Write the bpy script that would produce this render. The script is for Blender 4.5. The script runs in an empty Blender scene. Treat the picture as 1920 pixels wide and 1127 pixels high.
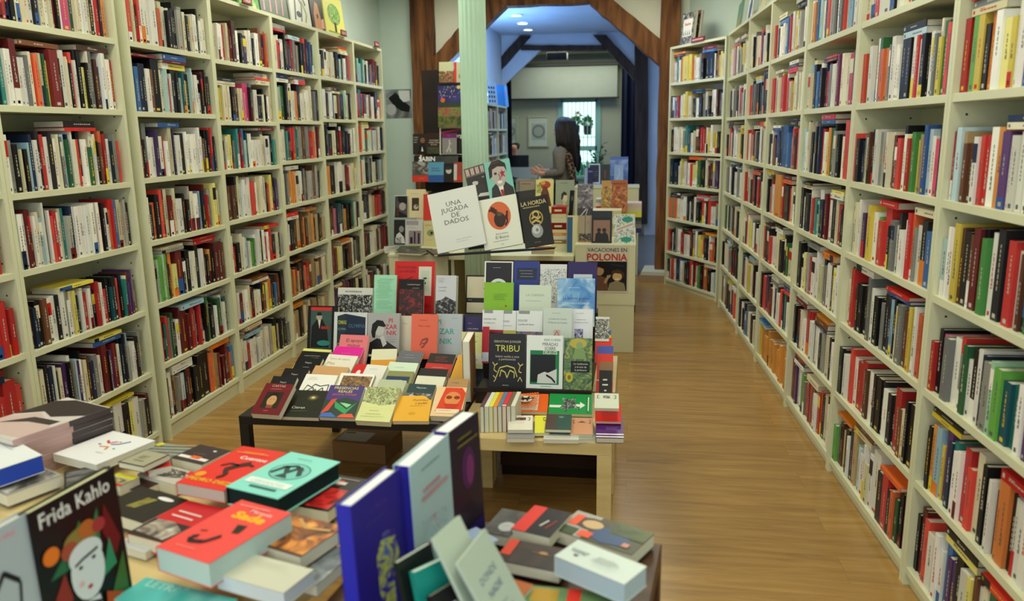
import bpy, math, random
import numpy as np
from mathutils import Vector, Matrix
R = math.radians
sc = bpy.context.scene
COL = sc.collection

# ---------------------------------------------------------------- camera
F_PX = 1480.726
YAW, PITCH, ROLL, EYE = R(8.66), R(12.007), R(0.814), 1.5726
FW = Vector((-math.sin(YAW)*math.cos(PITCH), math.cos(YAW)*math.cos(PITCH), -math.sin(PITCH)))
RT = Vector((math.cos(YAW), math.sin(YAW), 0))
UP = RT.cross(FW)
AX = RT*math.cos(ROLL) - UP*math.sin(ROLL)
AY = RT*math.sin(ROLL) + UP*math.cos(ROLL)
EYEP = Vector((0, 0, EYE))
cam_d = bpy.data.cameras.new('camera')
cam = bpy.data.objects.new('camera', cam_d)
COL.objects.link(cam)
m3 = Matrix((AX, AY, -FW)).transposed()
cam.matrix_world = Matrix.Translation(EYEP) @ m3.to_4x4()
cam_d.sensor_width = 36
cam_d.lens = F_PX/1920*36
cam_d.clip_start = .05
cam_d.dof.use_dof = True
cam_d.dof.focus_distance = 3.7
cam_d.dof.aperture_fstop = 2.7
sc.camera = cam

def ray(u, v):
    return FW + AX*((u-960)/F_PX) + AY*((563.5-v)/F_PX)
def at(u, v, x=None, y=None, z=None):
    """the point of the place seen at photo pixel (u, v) on the plane x=, y= or z="""
    r = ray(u, v)
    t = x/r[0] if x is not None else y/r[1] if y is not None else (z-EYE)/r[2]
    return EYEP + r*t
def px(P):
    d = Vector(P) - EYEP
    w = d.dot(FW)
    if w < .05: return (-9999, -9999)
    return (960 + F_PX*d.dot(AX)/w, 563.5 - F_PX*d.dot(AY)/w)

# ---------------------------------------------------------------- light and exposure
sc.view_settings.view_transform = 'Standard'
sc.view_settings.look = 'None'
sc.view_settings.gamma = 1
sc.view_settings.use_curve_mapping = False
sc.view_settings.exposure = 0.13
world = bpy.data.worlds.new('world'); sc.world = world
world.use_nodes = True
bgn = world.node_tree.nodes['Background']
bgn.inputs[0].default_value = (.75, .85, 1, 1)
bgn.inputs[1].default_value = .6

def area(name, loc, size, power, color, rot=(0, 0, 0)):
    d = bpy.data.lights.new(name, 'AREA'); d.shape = 'RECTANGLE'
    d.size, d.size_y = size; d.energy = power; d.color = color
    o = bpy.data.objects.new(name, d); COL.objects.link(o)
    o.location = loc; o.rotation_euler = rot
    return o
WARM = (1.0, .975, .77)
TUBES = [(-1.75, .2), (.35, .2), (-1.75, 2.6), (.2, 2.6), (-1.75, 5.0), (.1, 5.0), (-1.75, 7.3), (.0, 7.3)]
for (tx, ty) in TUBES:                         # the light of the ceiling fittings (their bodies are built below)
    area('tube_light', (tx, ty, 3.02), (.5, 1.3), 17, WARM)
area('shop_window_daylight', (-.7, -1.35, 1.75), (3.0, 2.0), 32, (.9, .97, 1), (R(90), 0, 0))
area('blue_ceiling_fill', (-1.80, 9.65, 1.96), (.25, 1.5), 46, (.24, .50, 1), (R(180), R(-22), 0))  # added blue fill for the ceiling; the bookcase carries no lamp
area('middle_room_fill', (-.7, 10.4, 2.985), (1.2, 1.8), 22, (.40, .62, 1))  # added fill under the ceiling, no fitting built for it
area('middle_room_fill', (.75, 10.3, 2.3), (.5, 1.2), 8, (.30, .52, 1), (0, R(40), 0))  # added side fill by the right wall, not a lamp of the room
area('back_room_light', (-.9, 13.3, 2.80), (1.6, .9), 25, (1, 1, .84))

# ---------------------------------------------------------------- colours
def lin(c):
    return tuple(((x/12.92) if x <= .04045 else ((x+.055)/1.055)**2.4) for x in c)
def H(h):
    """'rrggbb' (as seen on screen) to linear rgb"""
    if not isinstance(h, str): return h
    if len(h) == 1: h = PAL[h][0]
    if h[0] == '#': h = h[1:]
    return lin(tuple(int(h[i:i+2], 16)/255 for i in (0, 2, 4)))
PAL = {  # letter: variants of a book colour
 'w': ['ebe8df', 'e4e2d8', 'f0efe8', 'dedcd0'], 'c': ['e0d6b4', 'd9d0ae', 'e6dfc4', 'cfc7a0'], 'k': ['17161a', '211e1e', '0f1012', '262428'],
 'r': ['c3201f', 'd42a25', 'b01a1d', 'dd3a2a'], 'd': ['651418', '701d20', '581a1c', '7b2022'], 'a': ['dd9426', 'e09a2c', 'd88e22', 'e2a034'], 's': ['8f9088', '7c7f7c', 'a6a79d', '6c6f70'],
 'n': ['17233f', '1c2b4a', '14293a', '22304c'], 'b': ['2b5596', '356cae', '26479a', '3d77b4'], 'g': ['2f6b38', '3f8a3c', '255a35', '5fa83c'],
 't': ['17645e', '1f7f77', '2b8f8a', '145560'], 'y': ['dfcb3c', 'e6d65c', 'd2b92e', 'e9e07a'], 'o': ['dd7a22', 'e0662a', 'e3912c', 'd8571f'],
 'p': ['4d2a63', '5f3a78', '6c2350', '41305f'], 'm': ['d8407e', 'd83f6b', 'c9306c', 'dd6a95'], 'e': ['b79b6c', 'a98c5c', 'c5ab7e', '9f8658'],
 'h': ['5a3420', '6d4128', '4a2c20', '7a4a2e'], 'l': ['9fc3d6', 'b6cfdb', '8ab4cb', 'a9c9c9'], 'i': ['b2d8bd', 'a3ccb0', 'c0dfc4', '9cc7a5'],
 'q': ['d9a9a8', 'd8b9b4', 'cfa0a6', 'e0bdbb']}
CNAME = dict(w='white', c='cream', k='black', r='red', d='maroon', s='grey', n='navy blue', b='blue', g='green', t='teal', y='yellow', o='orange', a='amber',
             p='purple', m='pink', e='tan', h='brown', l='pale blue', i='mint', q='pale pink')

# ---------------------------------------------------------------- materials
def newmat(name, rough=.5, spec=.4):
    m = bpy.data.materials.new(name); m.use_nodes = True
    b = m.node_tree.nodes['Principled BSDF']
    b.inputs['Roughness'].default_value = rough
    b.inputs['Specular IOR Level'].default_value = spec
    return m, m.node_tree, b
def attr_mat(name, rough, spec=.4, noise=0.0):
    m, nt, b = newmat(name, rough, spec)
    a = nt.nodes.new('ShaderNodeAttribute'); a.attribute_name = 'Col'
    if noise:
        n = nt.nodes.new('ShaderNodeTexNoise'); n.inputs['Scale'].default_value = 9
        n.inputs['Detail'].default_value = 6
        tc = nt.nodes.new('ShaderNodeTexCoord'); nt.links.new(tc.outputs['Object'], n.inputs['Vector'])
        mr = nt.nodes.new('ShaderNodeMapRange'); mr.inputs[3].default_value = 1-noise; mr.inputs[4].default_value = 1+noise
        nt.links.new(n.outputs[0], mr.inputs[0])
        mx = nt.nodes.new('ShaderNodeVectorMath'); mx.operation = 'MULTIPLY'
        nt.links.new(a.outputs['Color'], mx.inputs[0]); nt.links.new(mr.outputs[0], mx.inputs[1])
        nt.links.new(mx.outputs[0], b.inputs['Base Color'])
    else:
        nt.links.new(a.outputs['Color'], b.inputs['Base Color'])
    return m
def ramp_mat(name, colors, scale=4, stretch=(1, 1, 1), rough=.6, detail=8, dist=0.0, bump=0.0, spec=.35, contrast=(.3, .7)):
    m, nt, b = newmat(name, rough, spec)
    tc = nt.nodes.new('ShaderNodeTexCoord'); mp = nt.nodes.new('ShaderNodeMapping')
    mp.inputs['Scale'].default_value = stretch
    n = nt.nodes.new('ShaderNodeTexNoise'); n.inputs['Scale'].default_value = scale; n.inputs['Detail'].default_value = detail
    n.inputs['Distortion'].default_value = dist
    r = nt.nodes.new('ShaderNodeValToRGB'); el = r.color_ramp.elements
    k = len(colors)
    for i, c in enumerate(colors):
        p = contrast[0] + (contrast[1]-contrast[0])*i/max(1, k-1)
        e = el[i] if i < 2 else el.new(p)
        e.position = p; e.color = (*H(c), 1)
    nt.links.new(tc.outputs['Object'], mp.inputs[0]); nt.links.new(mp.outputs[0], n.inputs['Vector'])
    nt.links.new(n.outputs[0], r.inputs[0]); nt.links.new(r.outputs[0], b.inputs['Base Color'])
    if bump:
        bp = nt.nodes.new('ShaderNodeBump'); bp.inputs['Strength'].default_value = bump; bp.inputs['Distance'].default_value = .01
        nt.links.new(n.outputs[0], bp.inputs['Height']); nt.links.new(bp.outputs[0], b.inputs['Normal'])
    return m
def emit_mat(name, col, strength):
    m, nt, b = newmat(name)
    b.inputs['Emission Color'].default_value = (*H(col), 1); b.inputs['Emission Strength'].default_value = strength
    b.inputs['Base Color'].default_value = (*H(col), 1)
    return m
M = {}
M['print'] = attr_mat('printed_cover', .36, .28)
M['cloth_bound'] = attr_mat('spine_paper', .42, .28, .06)
M['paper'] = attr_mat('page_edges', .85, .2, .05)
M['paint'] = attr_mat('plain_surface', .5, .4, .03)
M['matte'] = attr_mat('matte_surface', .9, .15, .06)
M['cream'] = ramp_mat('cream_melamine', ['d0d1b0', 'd8d9b9'], 3, rough=.42, contrast=(.35, .65))
M['wall'] = ramp_mat('painted_plaster', ['c4d4cc', 'ccdcd5'], 2.2, rough=.9, bump=.15)
M['wall_warm'] = ramp_mat('cream_plaster', ['dddccb', 'e3e2d2'], 2.5, rough=.9, bump=.2)
M['wall_blue'] = ramp_mat('white_plaster', ['c4ccd6', 'cfd6de'], 2.5, rough=.9, bump=.15)
M['wall_back'] = ramp_mat('grey_green_plaster', ['9fa58f', 'a8ad98'], 2.5, rough=.9)
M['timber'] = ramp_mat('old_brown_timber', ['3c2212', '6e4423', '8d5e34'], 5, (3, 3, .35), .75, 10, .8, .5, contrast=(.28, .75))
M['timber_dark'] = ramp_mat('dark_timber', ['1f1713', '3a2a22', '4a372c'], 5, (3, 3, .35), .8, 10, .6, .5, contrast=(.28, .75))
M['column'] = ramp_mat('mint_painted_iron', ['b9dcc8', 'c4e6d2'], 3, rough=.4, spec=.5)
M['birch'] = ramp_mat('birch_veneer', ['c9b27c', 'd3bd88', 'c2aa74'], 3, (.7, 6, 6), .45, 6, .3)
M['blackwood'] = ramp_mat('black_lacquer', ['0c0b0c', '151315'], 3, rough=.35, spec=.5)
M['darkwood'] = ramp_mat('dark_brown_wood', ['3a2316', '55341f'], 4, (.6, 6, 6), .4, 6, .3)
M['rack'] = ramp_mat('dark_display_board', ['1c1412', '2a1f1b'], 4, rough=.55)
M['stone'] = ramp_mat('whitish_stone', ['a9b0ab', 'c3c9c2'], 9, rough=.9, bump=.4)

def floor_material():
    m, nt, b = newmat('oak_laminate', .27, .5)
    N = nt.nodes.new; Lk = nt.links.new
    tc = N('ShaderNodeTexCoord')
    br = N('ShaderNodeTexBrick'); br.inputs['Scale'].default_value = 1
    br.inputs['Brick Width'].default_value = 1.25; br.inputs['Row Height'].default_value = .19
    br.inputs['Mortar Size'].default_value = .0012; br.inputs['Mortar Smooth'].default_value = .3
    br.inputs['Bias'].default_value = 0; br.offset = .37
    br.inputs['Color1'].default_value = (.0, .0, .0, 1); br.inputs['Color2'].default_value = (1, 1, 1, 1)
    br.inputs['Mortar'].default_value = (.5, .5, .5, 1)
    Lk(tc.outputs['Object'], br.inputs['Vector'])
    mp = N('ShaderNodeMapping'); mp.inputs['Scale'].default_value = (.9, 9, 1)
    Lk(tc.outputs['Object'], mp.inputs[0])
    ad = N('ShaderNodeVectorMath'); ad.operation = 'ADD'
    sc_ = N('ShaderNodeVectorMath'); sc_.operation = 'SCALE'; sc_.inputs['Scale'].default_value = 7
    Lk(br.outputs['Color'], sc_.inputs[0]); Lk(mp.outputs[0], ad.inputs[0]); Lk(sc_.outputs[0], ad.inputs[1])
    n = N('ShaderNodeTexNoise'); n.inputs['Scale'].default_value = 2.2; n.inputs['Detail'].default_value = 9; n.inputs['Distortion'].default_value = 1.2
    Lk(ad.outputs[0], n.inputs['Vector'])
    r = N('ShaderNodeValToRGB'); el = r.color_ramp.elements
    el[0].position = .25; el[0].color = (*H('8b6b3c'), 1); el[1].position = .7; el[1].color = (*H('ae8a50'), 1)
    e = el.new(.5); e.color = (*H('a07c45'), 1)
    Lk(n.outputs[0], r.inputs[0])
    mr = N('ShaderNodeMapRange'); mr.inputs[3].default_value = .90; mr.inputs[4].default_value = 1.06
    Lk(br.outputs['Color'], mr.inputs[0])
    mm = N('ShaderNodeVectorMath'); mm.operation = 'MULTIPLY'
    Lk(r.outputs[0], mm.inputs[0]); Lk(mr.outputs[0], mm.inputs[1])
    mx = N('ShaderNodeMix'); mx.data_type = 'RGBA'
    Lk(br.outputs['Fac'], mx.inputs[0]); Lk(mm.outputs[0], mx.inputs[6]); mx.inputs[7].default_value = (*H('8c6c3c'), 1)
    Lk(mx.outputs[2], b.inputs['Base Color'])
    return m
M['floor'] = floor_material()
def tile_material():
    m, nt, b = newmat('grey_tiles', .3, .5)
    tc = nt.nodes.new('ShaderNodeTexCoord'); br = nt.nodes.new('ShaderNodeTexBrick')
    br.offset = 0; br.inputs['Scale'].default_value = 1; br.inputs['Brick Width'].default_value = .4; br.inputs['Row Height'].default_value = .4
    br.inputs['Mortar Size'].default_value = .004
    br.inputs['Color1'].default_value = (*H('6a6a66'), 1); br.inputs['Color2'].default_value = (*H('747470'), 1); br.inputs['Mortar'].default_value = (*H('4c4c4a'), 1)
    nt.links.new(tc.outputs['Object'], br.inputs['Vector']); nt.links.new(br.outputs['Color'], b.inputs['Base Color'])
    return m
M['tiles'] = tile_material()

# ---------------------------------------------------------------- mesh builder
class MB:
    def __init__(s): s.v = []; s.f = []; s.c = []; s.m = []
    def poly(s, pts, col=(1, 1, 1), mi=0):
        n = len(s.v); s.v += [tuple(p) for p in pts]; s.f.append(tuple(range(n, n+len(pts)))); s.c.append(H(col)); s.m.append(mi)
    def box(s, lo, hi, col=(1, 1, 1), mi=0, T=None, skip=()):
        x0, y0, z0 = lo; x1, y1, z1 = hi
        P = [Vector(p) for p in ((x0, y0, z0), (x1, y0, z0), (x1, y1, z0), (x0, y1, z0), (x0, y0, z1), (x1, y0, z1), (x1, y1, z1), (x0, y1, z1))]
        if T: P = [T @ p for p in P]
        n = len(s.v); s.v += [tuple(p) for p in P]
        for i, q in enumerate(((3, 2, 1, 0), (4, 5, 6, 7), (0, 1, 5, 4), (1, 2, 6, 5), (2, 3, 7, 6), (3, 0, 4, 7))):
            if i in skip: continue
            s.f.append(tuple(n+k for k in q)); s.c.append(H(col)); s.m.append(mi)
    def tube(s, pts, r, col=(1, 1, 1), mi=0, n=10, cap=True):
        pts = [Vector(p) for p in pts]; rs = r if isinstance(r, (list, tuple)) else [r]*len(pts)
        rings = []
        for i, p in enumerate(pts):
            d = (pts[min(i+1, len(pts)-1)] - pts[max(i-1, 0)]).normalized()
            a = d.cross(Vector((0, 0, 1)))
            if a.length < .05: a = d.cross(Vector((1, 0, 0)))
            a.normalize(); b = d.cross(a)
            base = len(s.v)
            s.v += [tuple(p + (a*math.cos(2*math.pi*k/n) + b*math.sin(2*math.pi*k/n))*rs[i]) for k in range(n)]
            rings.append(base)
        for A, B in zip(rings, rings[1:]):
            for k in range(n):
                s.f.append((A+k, A+(k+1) % n, B+(k+1) % n, B+k)); s.c.append(H(col)); s.m.append(mi)
        if cap:
            s.f.append(tuple(rings[0]+k for k in range(n))[::-1]); s.c.append(H(col)); s.m.append(mi)
            s.f.append(tuple(rings[-1]+k for k in range(n))); s.c.append(H(col)); s.m.append(mi)
    def lathe(s, prof, col=(1, 1, 1), mi=0, n=24, c=(0, 0, 0), flute=0, depth=0):
        rings = []
        for (r, z) in prof:
            base = len(s.v)
            for k in range(n):
                a = 2*math.pi*k/n; rr = r*(1-depth*(.5+.5*math.cos(flute*a))) if flute else r
                s.v.append((c[0]+rr*math.cos(a), c[1]+rr*math.sin(a), c[2]+z))
            rings.append(base)
        for A, B in zip(rings, rings[1:]):
            for k in range(n):
                s.f.append((A+k, A+(k+1) % n, B+(k+1) % n, B+k)); s.c.append(H(col)); s.m.append(mi)
        s.f.append(tuple(rings[0]+k for k in range(n))[::-1]); s.c.append(H(col)); s.m.append(mi)
        s.f.append(tuple(rings[-1]+k for k in range(n))); s.c.append(H(col)); s.m.append(mi)
    def prism(s, pts, lo, hi, axis='y', col=(1, 1, 1), mi=0):
        """outline pts in the plane normal to axis, from lo to hi"""
        def P(a, b, t): return {'y': (a, t, b), 'x': (t, a, b), 'z': (a, b, t)}[axis]
        n = len(pts); A = [P(a, b, lo) for a, b in pts]; B = [P(a, b, hi) for a, b in pts]
        s.poly(A, col, mi); s.poly(B[::-1], col, mi)
        for i in range(n):
            j = (i+1) % n; s.poly([A[j], A[i], B[i], B[j]], col, mi)
    def build(s, name, mats, parent=None, T=None, bevel=0, smooth=False, origin=None):
        if not isinstance(mats, (list, tuple)): mats = [mats]
        me = bpy.data.meshes.new(name)
        vs = s.v
        if origin is not None and parent is None:
            o3 = Vector(origin); vs = [tuple(Vector(v)-o3) for v in vs]
        me.from_pydata(vs, [], s.f)
        for m in mats: me.materials.append(M[m] if isinstance(m, str) else m)
        if max(s.m, default=0): me.polygons.foreach_set('material_index', s.m)
        a = me.color_attributes.new('Col', 'FLOAT_COLOR', 'CORNER')
        buf = np.ones((len(me.loops), 4), dtype=np.float32); k = 0
        for f, c in zip(s.f, s.c):
            buf[k:k+len(f), :3] = c; k += len(f)
        a.data.foreach_set('color', buf.ravel())
        if smooth: me.polygons.foreach_set('use_smooth', [True]*len(s.f))
        me.update()
        o = bpy.data.objects.new(name, me); COL.objects.link(o)
        if parent is not None: o.parent = parent
        if T is not None: o.matrix_local = T
        elif origin is not None and parent is None: o.location = origin
        if bevel:
            b = o.modifiers.new('soft_edges', 'BEVEL'); b.width = bevel; b.segments = 2; b.limit_method = 'ANGLE'
        return o
def empty(name, loc=(0, 0, 0), rz=0):
    o = bpy.data.objects.new(name, None); COL.objects.link(o); o.location = loc; o.rotation_euler = (0, 0, rz)
    o.empty_display_size = .1
    return o
def tag(o, label, cat, group=None, kind=None):
    o['label'] = label; o['category'] = cat
    if group: o['group'] = group
    if kind: o['kind'] = kind
    return o
def struct(o, label=None):
    o['kind'] = 'structure'
    if label: o['label'] = label
    return o

# ================================================================ THE ROOM
XL, YB = -2.70, 8.6          # left wall, wall with the archway
CEIL = 3.12
RA = R(-2.209)               # the right-hand shelves stand slightly askew
def rpt(t, off=0, z=0):      # point along the right-hand shelf fronts, off = into the wall
    d = Vector((math.sin(RA), math.cos(RA), 0)); n = Vector((math.cos(RA), -math.sin(RA), 0))
    return Vector((1.071, 0, z)) + d*t + n*off

b = MB(); b.box((-3.2, -1.6, -.05), (2.2, 8.75, 0)); struct(b.build('floor', 'floor'), 'warm oak laminate floor of the shop')
b = MB(); b.box((-3.2, 8.75, -.05), (2.2, 14.6, -.001)); struct(b.build('floor', 'tiles'), 'grey tiled floor beyond the archway')
b = MB(); b.box((-3.2, -1.6, CEIL), (2.2, YB, CEIL+.1)); struct(b.build('ceiling', 'wall_warm'), 'cream ceiling of the front room')
b = MB(); b.box((-3.2, YB, 3.0), (2.2, 12.4, 3.1)); struct(b.build('ceiling', 'wall_blue'), 'ceiling of the middle room')
b = MB(); b.box((-3.2, 12.4, 2.86), (2.2, 14.6, 2.96)); struct(b.build('ceiling', 'wall_back'), 'ceiling of the back room')
b = MB(); b.box((XL-.1, -1.6, 0), (XL, YB, CEIL)); struct(b.build('wall_left', 'wall'), 'pale green wall behind the left bookcases')
b = MB()
P = [rpt(-1.8, .31), rpt(7.0, .31)]
b.prism([(P[0].x, P[0].y), (P[1].x, P[1].y), (1.1, 7.75), (.55, 8.6), (.75, 8.72), (1.35, 7.9), (1.6, 7.0), (1.75, -1.8)], 0, CEIL, 'z')
struct(b.build('wall_right', 'wall'), 'pale green wall behind the right bookcases')
# front of the shop, behind the photographer: low wall, lintel and two piers round a broad opening
b = MB(); b.box((-3.2, -1.7, 0), (2.2, -1.6, .7)); b.box((-3.2, -1.7, 2.75), (2.2, -1.6, CEIL)); b.box((-3.2, -1.7, .7), (-2.4, -1.6, 2.75)); b.box((1.0, -1.7, .7), (2.2, -1.6, 2.75))
struct(b.build('wall_front', 'wall_warm'))
# wall with the archway: left part, spandrels over the slanting braces, header
b = MB()
b.box((-3.2, YB, 0), (-2.34, YB+.12, CEIL), mi=1); b.box((.44, YB, 0), (2.2, YB+.12, CEIL))
b.prism([(-2.12, 2.28), (-1.5, 2.86), (-1.5, CEIL), (-2.12, CEIL)], YB+.03, YB+.12)
b.prism([(-.32, 2.86), (.3, 2.28), (.3, CEIL), (-.32, CEIL)], YB+.03, YB+.12)
b.box((-1.5, YB+.03, 2.93), (-.32, YB+.12, CEIL))
struct(b.build('wall_back', ['wall_warm', 'wall']), 'cream wall pierced by the timber archway')
def beam(name, pts, lo, hi, mat, wob=.007, seed=1):
    """a hewn timber: outline in x-z cut into short lengths with slightly wandering edges"""
    rnd = random.Random(seed); A, B, C, D = [Vector(p) for p in pts]   # A->B one long edge, D->C the other
    n = 12; s = MB(); prev = None
    for i in range(n+1):
        t = i/n; w = wob if 0 < i < n else 0
        p = A.lerp(B, t) + Vector((rnd.uniform(-w, w), rnd.uniform(-w, w)))*.7; q = D.lerp(C, t) + Vector((rnd.uniform(-w, w), rnd.uniform(-w, w)))*.7
        c = (.012*rnd.random())
        ring = [(p.x, lo+c, p.y), (q.x, lo+c, q.y), (q.x, hi, q.y), (p.x, hi, p.y)]
        base = len(s.v); s.v += ring
        if prev is not None:
            for k in range(4):
                s.f.append((prev+k, prev+(k+1) % 4, base+(k+1) % 4, base+k)); s.c.append((1, 1, 1)); s.m.append(0)
        else: s.f.append((base+3, base+2, base+1, base)); s.c.append((1, 1, 1)); s.m.append(0)
        prev = base
    s.f.append((prev, prev+1, prev+2, prev+3)); s.c.append((1, 1, 1)); s.m.append(0)
    return struct(s.build(name, mat, bevel=.006))
y0, y1 = YB-.1, YB+.14
beam('post_left', [(-2.345, 0), (-2.345, CEIL), (-2.10, CEIL), (-2.11, 0)], y0, y1, 'timber', seed=1)
beam('post_right', [(.262, .10), (.262, CEIL), (.46, CEIL), (.455, .10)], y0, y1, 'timber', seed=2)
beam('beam_brace_left', [(-2.12, 2.36), (-1.50, 2.98), (-1.32, 2.86), (-2.12, 2.16)], y0+.02, y1-.02, 'timber', seed=3)
beam('beam_brace_right', [(-.44, 3.06), (.29, 2.46), (.29, 2.20), (-.46, 2.85)], y0+.02, y1-.02, 'timber', seed=4)
beam('beam_header', [(-1.62, 2.985), (-.33, 2.985), (-.33, 2.86), (-1.62, 2.86)], y0+.03, y1-.02, 'timber', seed=5)
b = MB()
b.prism([(.10, 8.36), (.46, 8.30), (.52, 8.78), (.14, 8.80)], 0, .075, 'z', 'a08a70')
b.prism([(.12, 8.38), (.45, 8.33), (.50, 8.76), (.16, 8.78)], .075, .11, 'z', 'c4c9c3')
struct(b.build('stone_plinth', 'matte', bevel=.01))
# fluted iron column
cx, cy = -1.072, 5.45
b = MB(); b.lathe([(.118, 0), (.118, .10), (.105, .13), (.094, .16)], n=40, c=(cx, cy, 0)); b.lathe([(.0935, .16), (.0915, 1.6), (.090, CEIL-.12), (.12, CEIL-.03), (.12, CEIL)], n=144, c=(cx, cy, 0), flute=18, depth=.09)
struct(b.build('column', 'column', smooth=True), 'mint green fluted iron column')

# middle room
b = MB(); b.box((-2.1, YB+.12, 0), (-1.97, 12.2, 3.0)); struct(b.build('wall_middle_left', 'wall_blue'))
b = MB(); b.box((.62, YB+.12, 0), (.75, 12.2, 3.0)); struct(b.build('wall_middle_right', 'wall_blue'), 'plain wall of the middle room beyond the posts')
b = MB(); b.box((.60, YB+.13, 0), (.62, 12.2, .09)); struct(b.build('baseboard_right', 'matte'))
Y2 = 12.3
b = MB()
b.box((-2.0, Y2, 0), (-1.93, Y2+.1, 3.0)); b.box((.20, Y2, 0), (.7, Y2+.1, 3.0))
b.prism([(-1.93, 2.3), (-1.36, 2.80), (-1.36, 3.0), (-1.93, 3.0)], Y2, Y2+.1); b.prism([(-.40, 2.80), (.2, 2.25), (.2, 3.0), (-.40, 3.0)], Y2, Y2+.1)
b.box((-1.36, Y2, 2.80), (-.40, Y2+.1, 3.0)); struct(b.build('wall_middle_back', 'wall_blue'), 'wall over the second archway, bathed blue')
yy0, yy1 = Y2-.12, Y2+.14
def q2(u, v): p = at(u, v, y=yy0); return (p.x, p.z)
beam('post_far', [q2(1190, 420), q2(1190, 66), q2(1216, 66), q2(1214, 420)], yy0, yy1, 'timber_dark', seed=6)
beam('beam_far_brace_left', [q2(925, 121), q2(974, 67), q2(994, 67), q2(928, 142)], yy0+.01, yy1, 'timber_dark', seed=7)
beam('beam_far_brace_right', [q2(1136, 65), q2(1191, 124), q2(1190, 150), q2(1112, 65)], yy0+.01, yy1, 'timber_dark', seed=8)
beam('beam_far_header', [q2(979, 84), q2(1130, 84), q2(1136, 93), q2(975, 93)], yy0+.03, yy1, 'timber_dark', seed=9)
# back room
b = MB()
YW = 14.2
wl, wr = at(1052, 190, y=YW), at(1119, 335, y=YW)
WX0, WX1, WZ0, WZ1 = wl.x, wr.x, .78, wl.z
b.box((-3.1, YW, 0), (WX0, YW+.2, 2.86)); b.box((WX1, YW, 0), (.9, YW+.2, 2.86)); b.box((WX0, YW, 0), (WX1, YW+.2, WZ0)); b.box((WX0, YW, WZ1), (WX1, YW+.2, 2.86))
struct(b.build('wall_far', 'wall_back'), 'grey green wall with the window')
b = MB(); b.box((-3.1, 12.4, 0), (-2.9, 14.4, 2.86)); struct(b.build('wall_far_left', 'wall_back'))
b = MB(); b.box((.6, 12.4, 0), (.8, 14.4, 2.86)); struct(b.build('wall_far_right', 'wall_back'))
# the window: frame, transom, panes, grille
w = empty('window_1', ((WX0+WX1)/2, YW, WZ0)); struct(w, 'bright window with pale green frame and white bars')
w['category'] = 'window'
def local(o): return Matrix.Translation(-o.location)
b = MB(); T = local(w); fr = '7fb0a8'
zt = at(1085, 274, y=YW).z
for lo, hi in (((WX0-.05, YW-.03, WZ0-.03), (WX0+.03, YW+.1, WZ1+.05)), ((WX1-.03, YW-.03, WZ0-.03), (WX1+.06, YW+.1, WZ1+.05)), ((WX0, YW-.03, WZ1-.02), (WX1, YW+.1, WZ1+.05)),
               ((WX0, YW-.03, zt-.08), (WX1, YW+.1, zt)), ((WX0, YW-.03, WZ0-.03), (WX1, YW+.1, WZ0+.02))):
    b.box(lo, hi, fr, T=T)
b.build('window_frame', 'paint', w)
gm, gt, gb = newmat('window_glass', .02); gb.inputs['Transmission Weight'].default_value = 1; gb.inputs['IOR'].default_value = 1.05; gb.inputs['Base Color'].default_value = (.93, 1, .98, 1)
b = MB(); b.box((WX0+.03, YW+.05, WZ0+.02), (WX1-.03, YW+.056, WZ1-.02), T=T); b.build('pane', gm, w)
b = MB()
for i in range(9):
    x = WX0+.04+(WX1-WX0-.08)*i/8; b.tube([(x, YW+.16, WZ0), (x, YW+.16, WZ1)], .006, 'c9d9d6', n=6)
for z in (WZ0+.25, WZ1-.62): b.tube([(WX0, YW+.16, z), (WX1, YW+.16, z)], .007, 'b9c9c6', n=6)
gq = b.build('grille', 'paint', w, T=local(w))
# courtyard wall outside the window, made to glow in place of daylight
b = MB(); b.box((-3, 15.6, -.2), (1.5, 15.7, 3.4)); struct(b.build('wall_courtyard', emit_mat('courtyard_glow', 'dcf8f6', 1.15)), 'courtyard wall glowing as if sunlit, seen through the window')
b = MB(); b.box((-3, 14.4, -.2), (1.5, 15.7, -.05)); struct(b.build('ground_courtyard', 'stone'))

# ceiling fittings of the front room (the bodies round the lights)
for i, (tx, ty) in enumerate(TUBES):
    o = empty('ceiling_light', (tx, ty, CEIL)); tag(o, 'long fluorescent ceiling light of the front room', 'ceiling light', 'fluorescent ceiling lights')
    b = MB(); b.box((-.09, -.65, -.06), (.09, .65, 0), 'e8e8e0'); b.build('housing', 'paint', o)
    b = MB()
    for s in (-1, 1): b.tube([(s*.04, -.62, -.078), (s*.04, .62, -.078)], .013, n=8)
    b.build('tube', emit_mat('tube_glow', 'fffbe8', 2), o)
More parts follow.
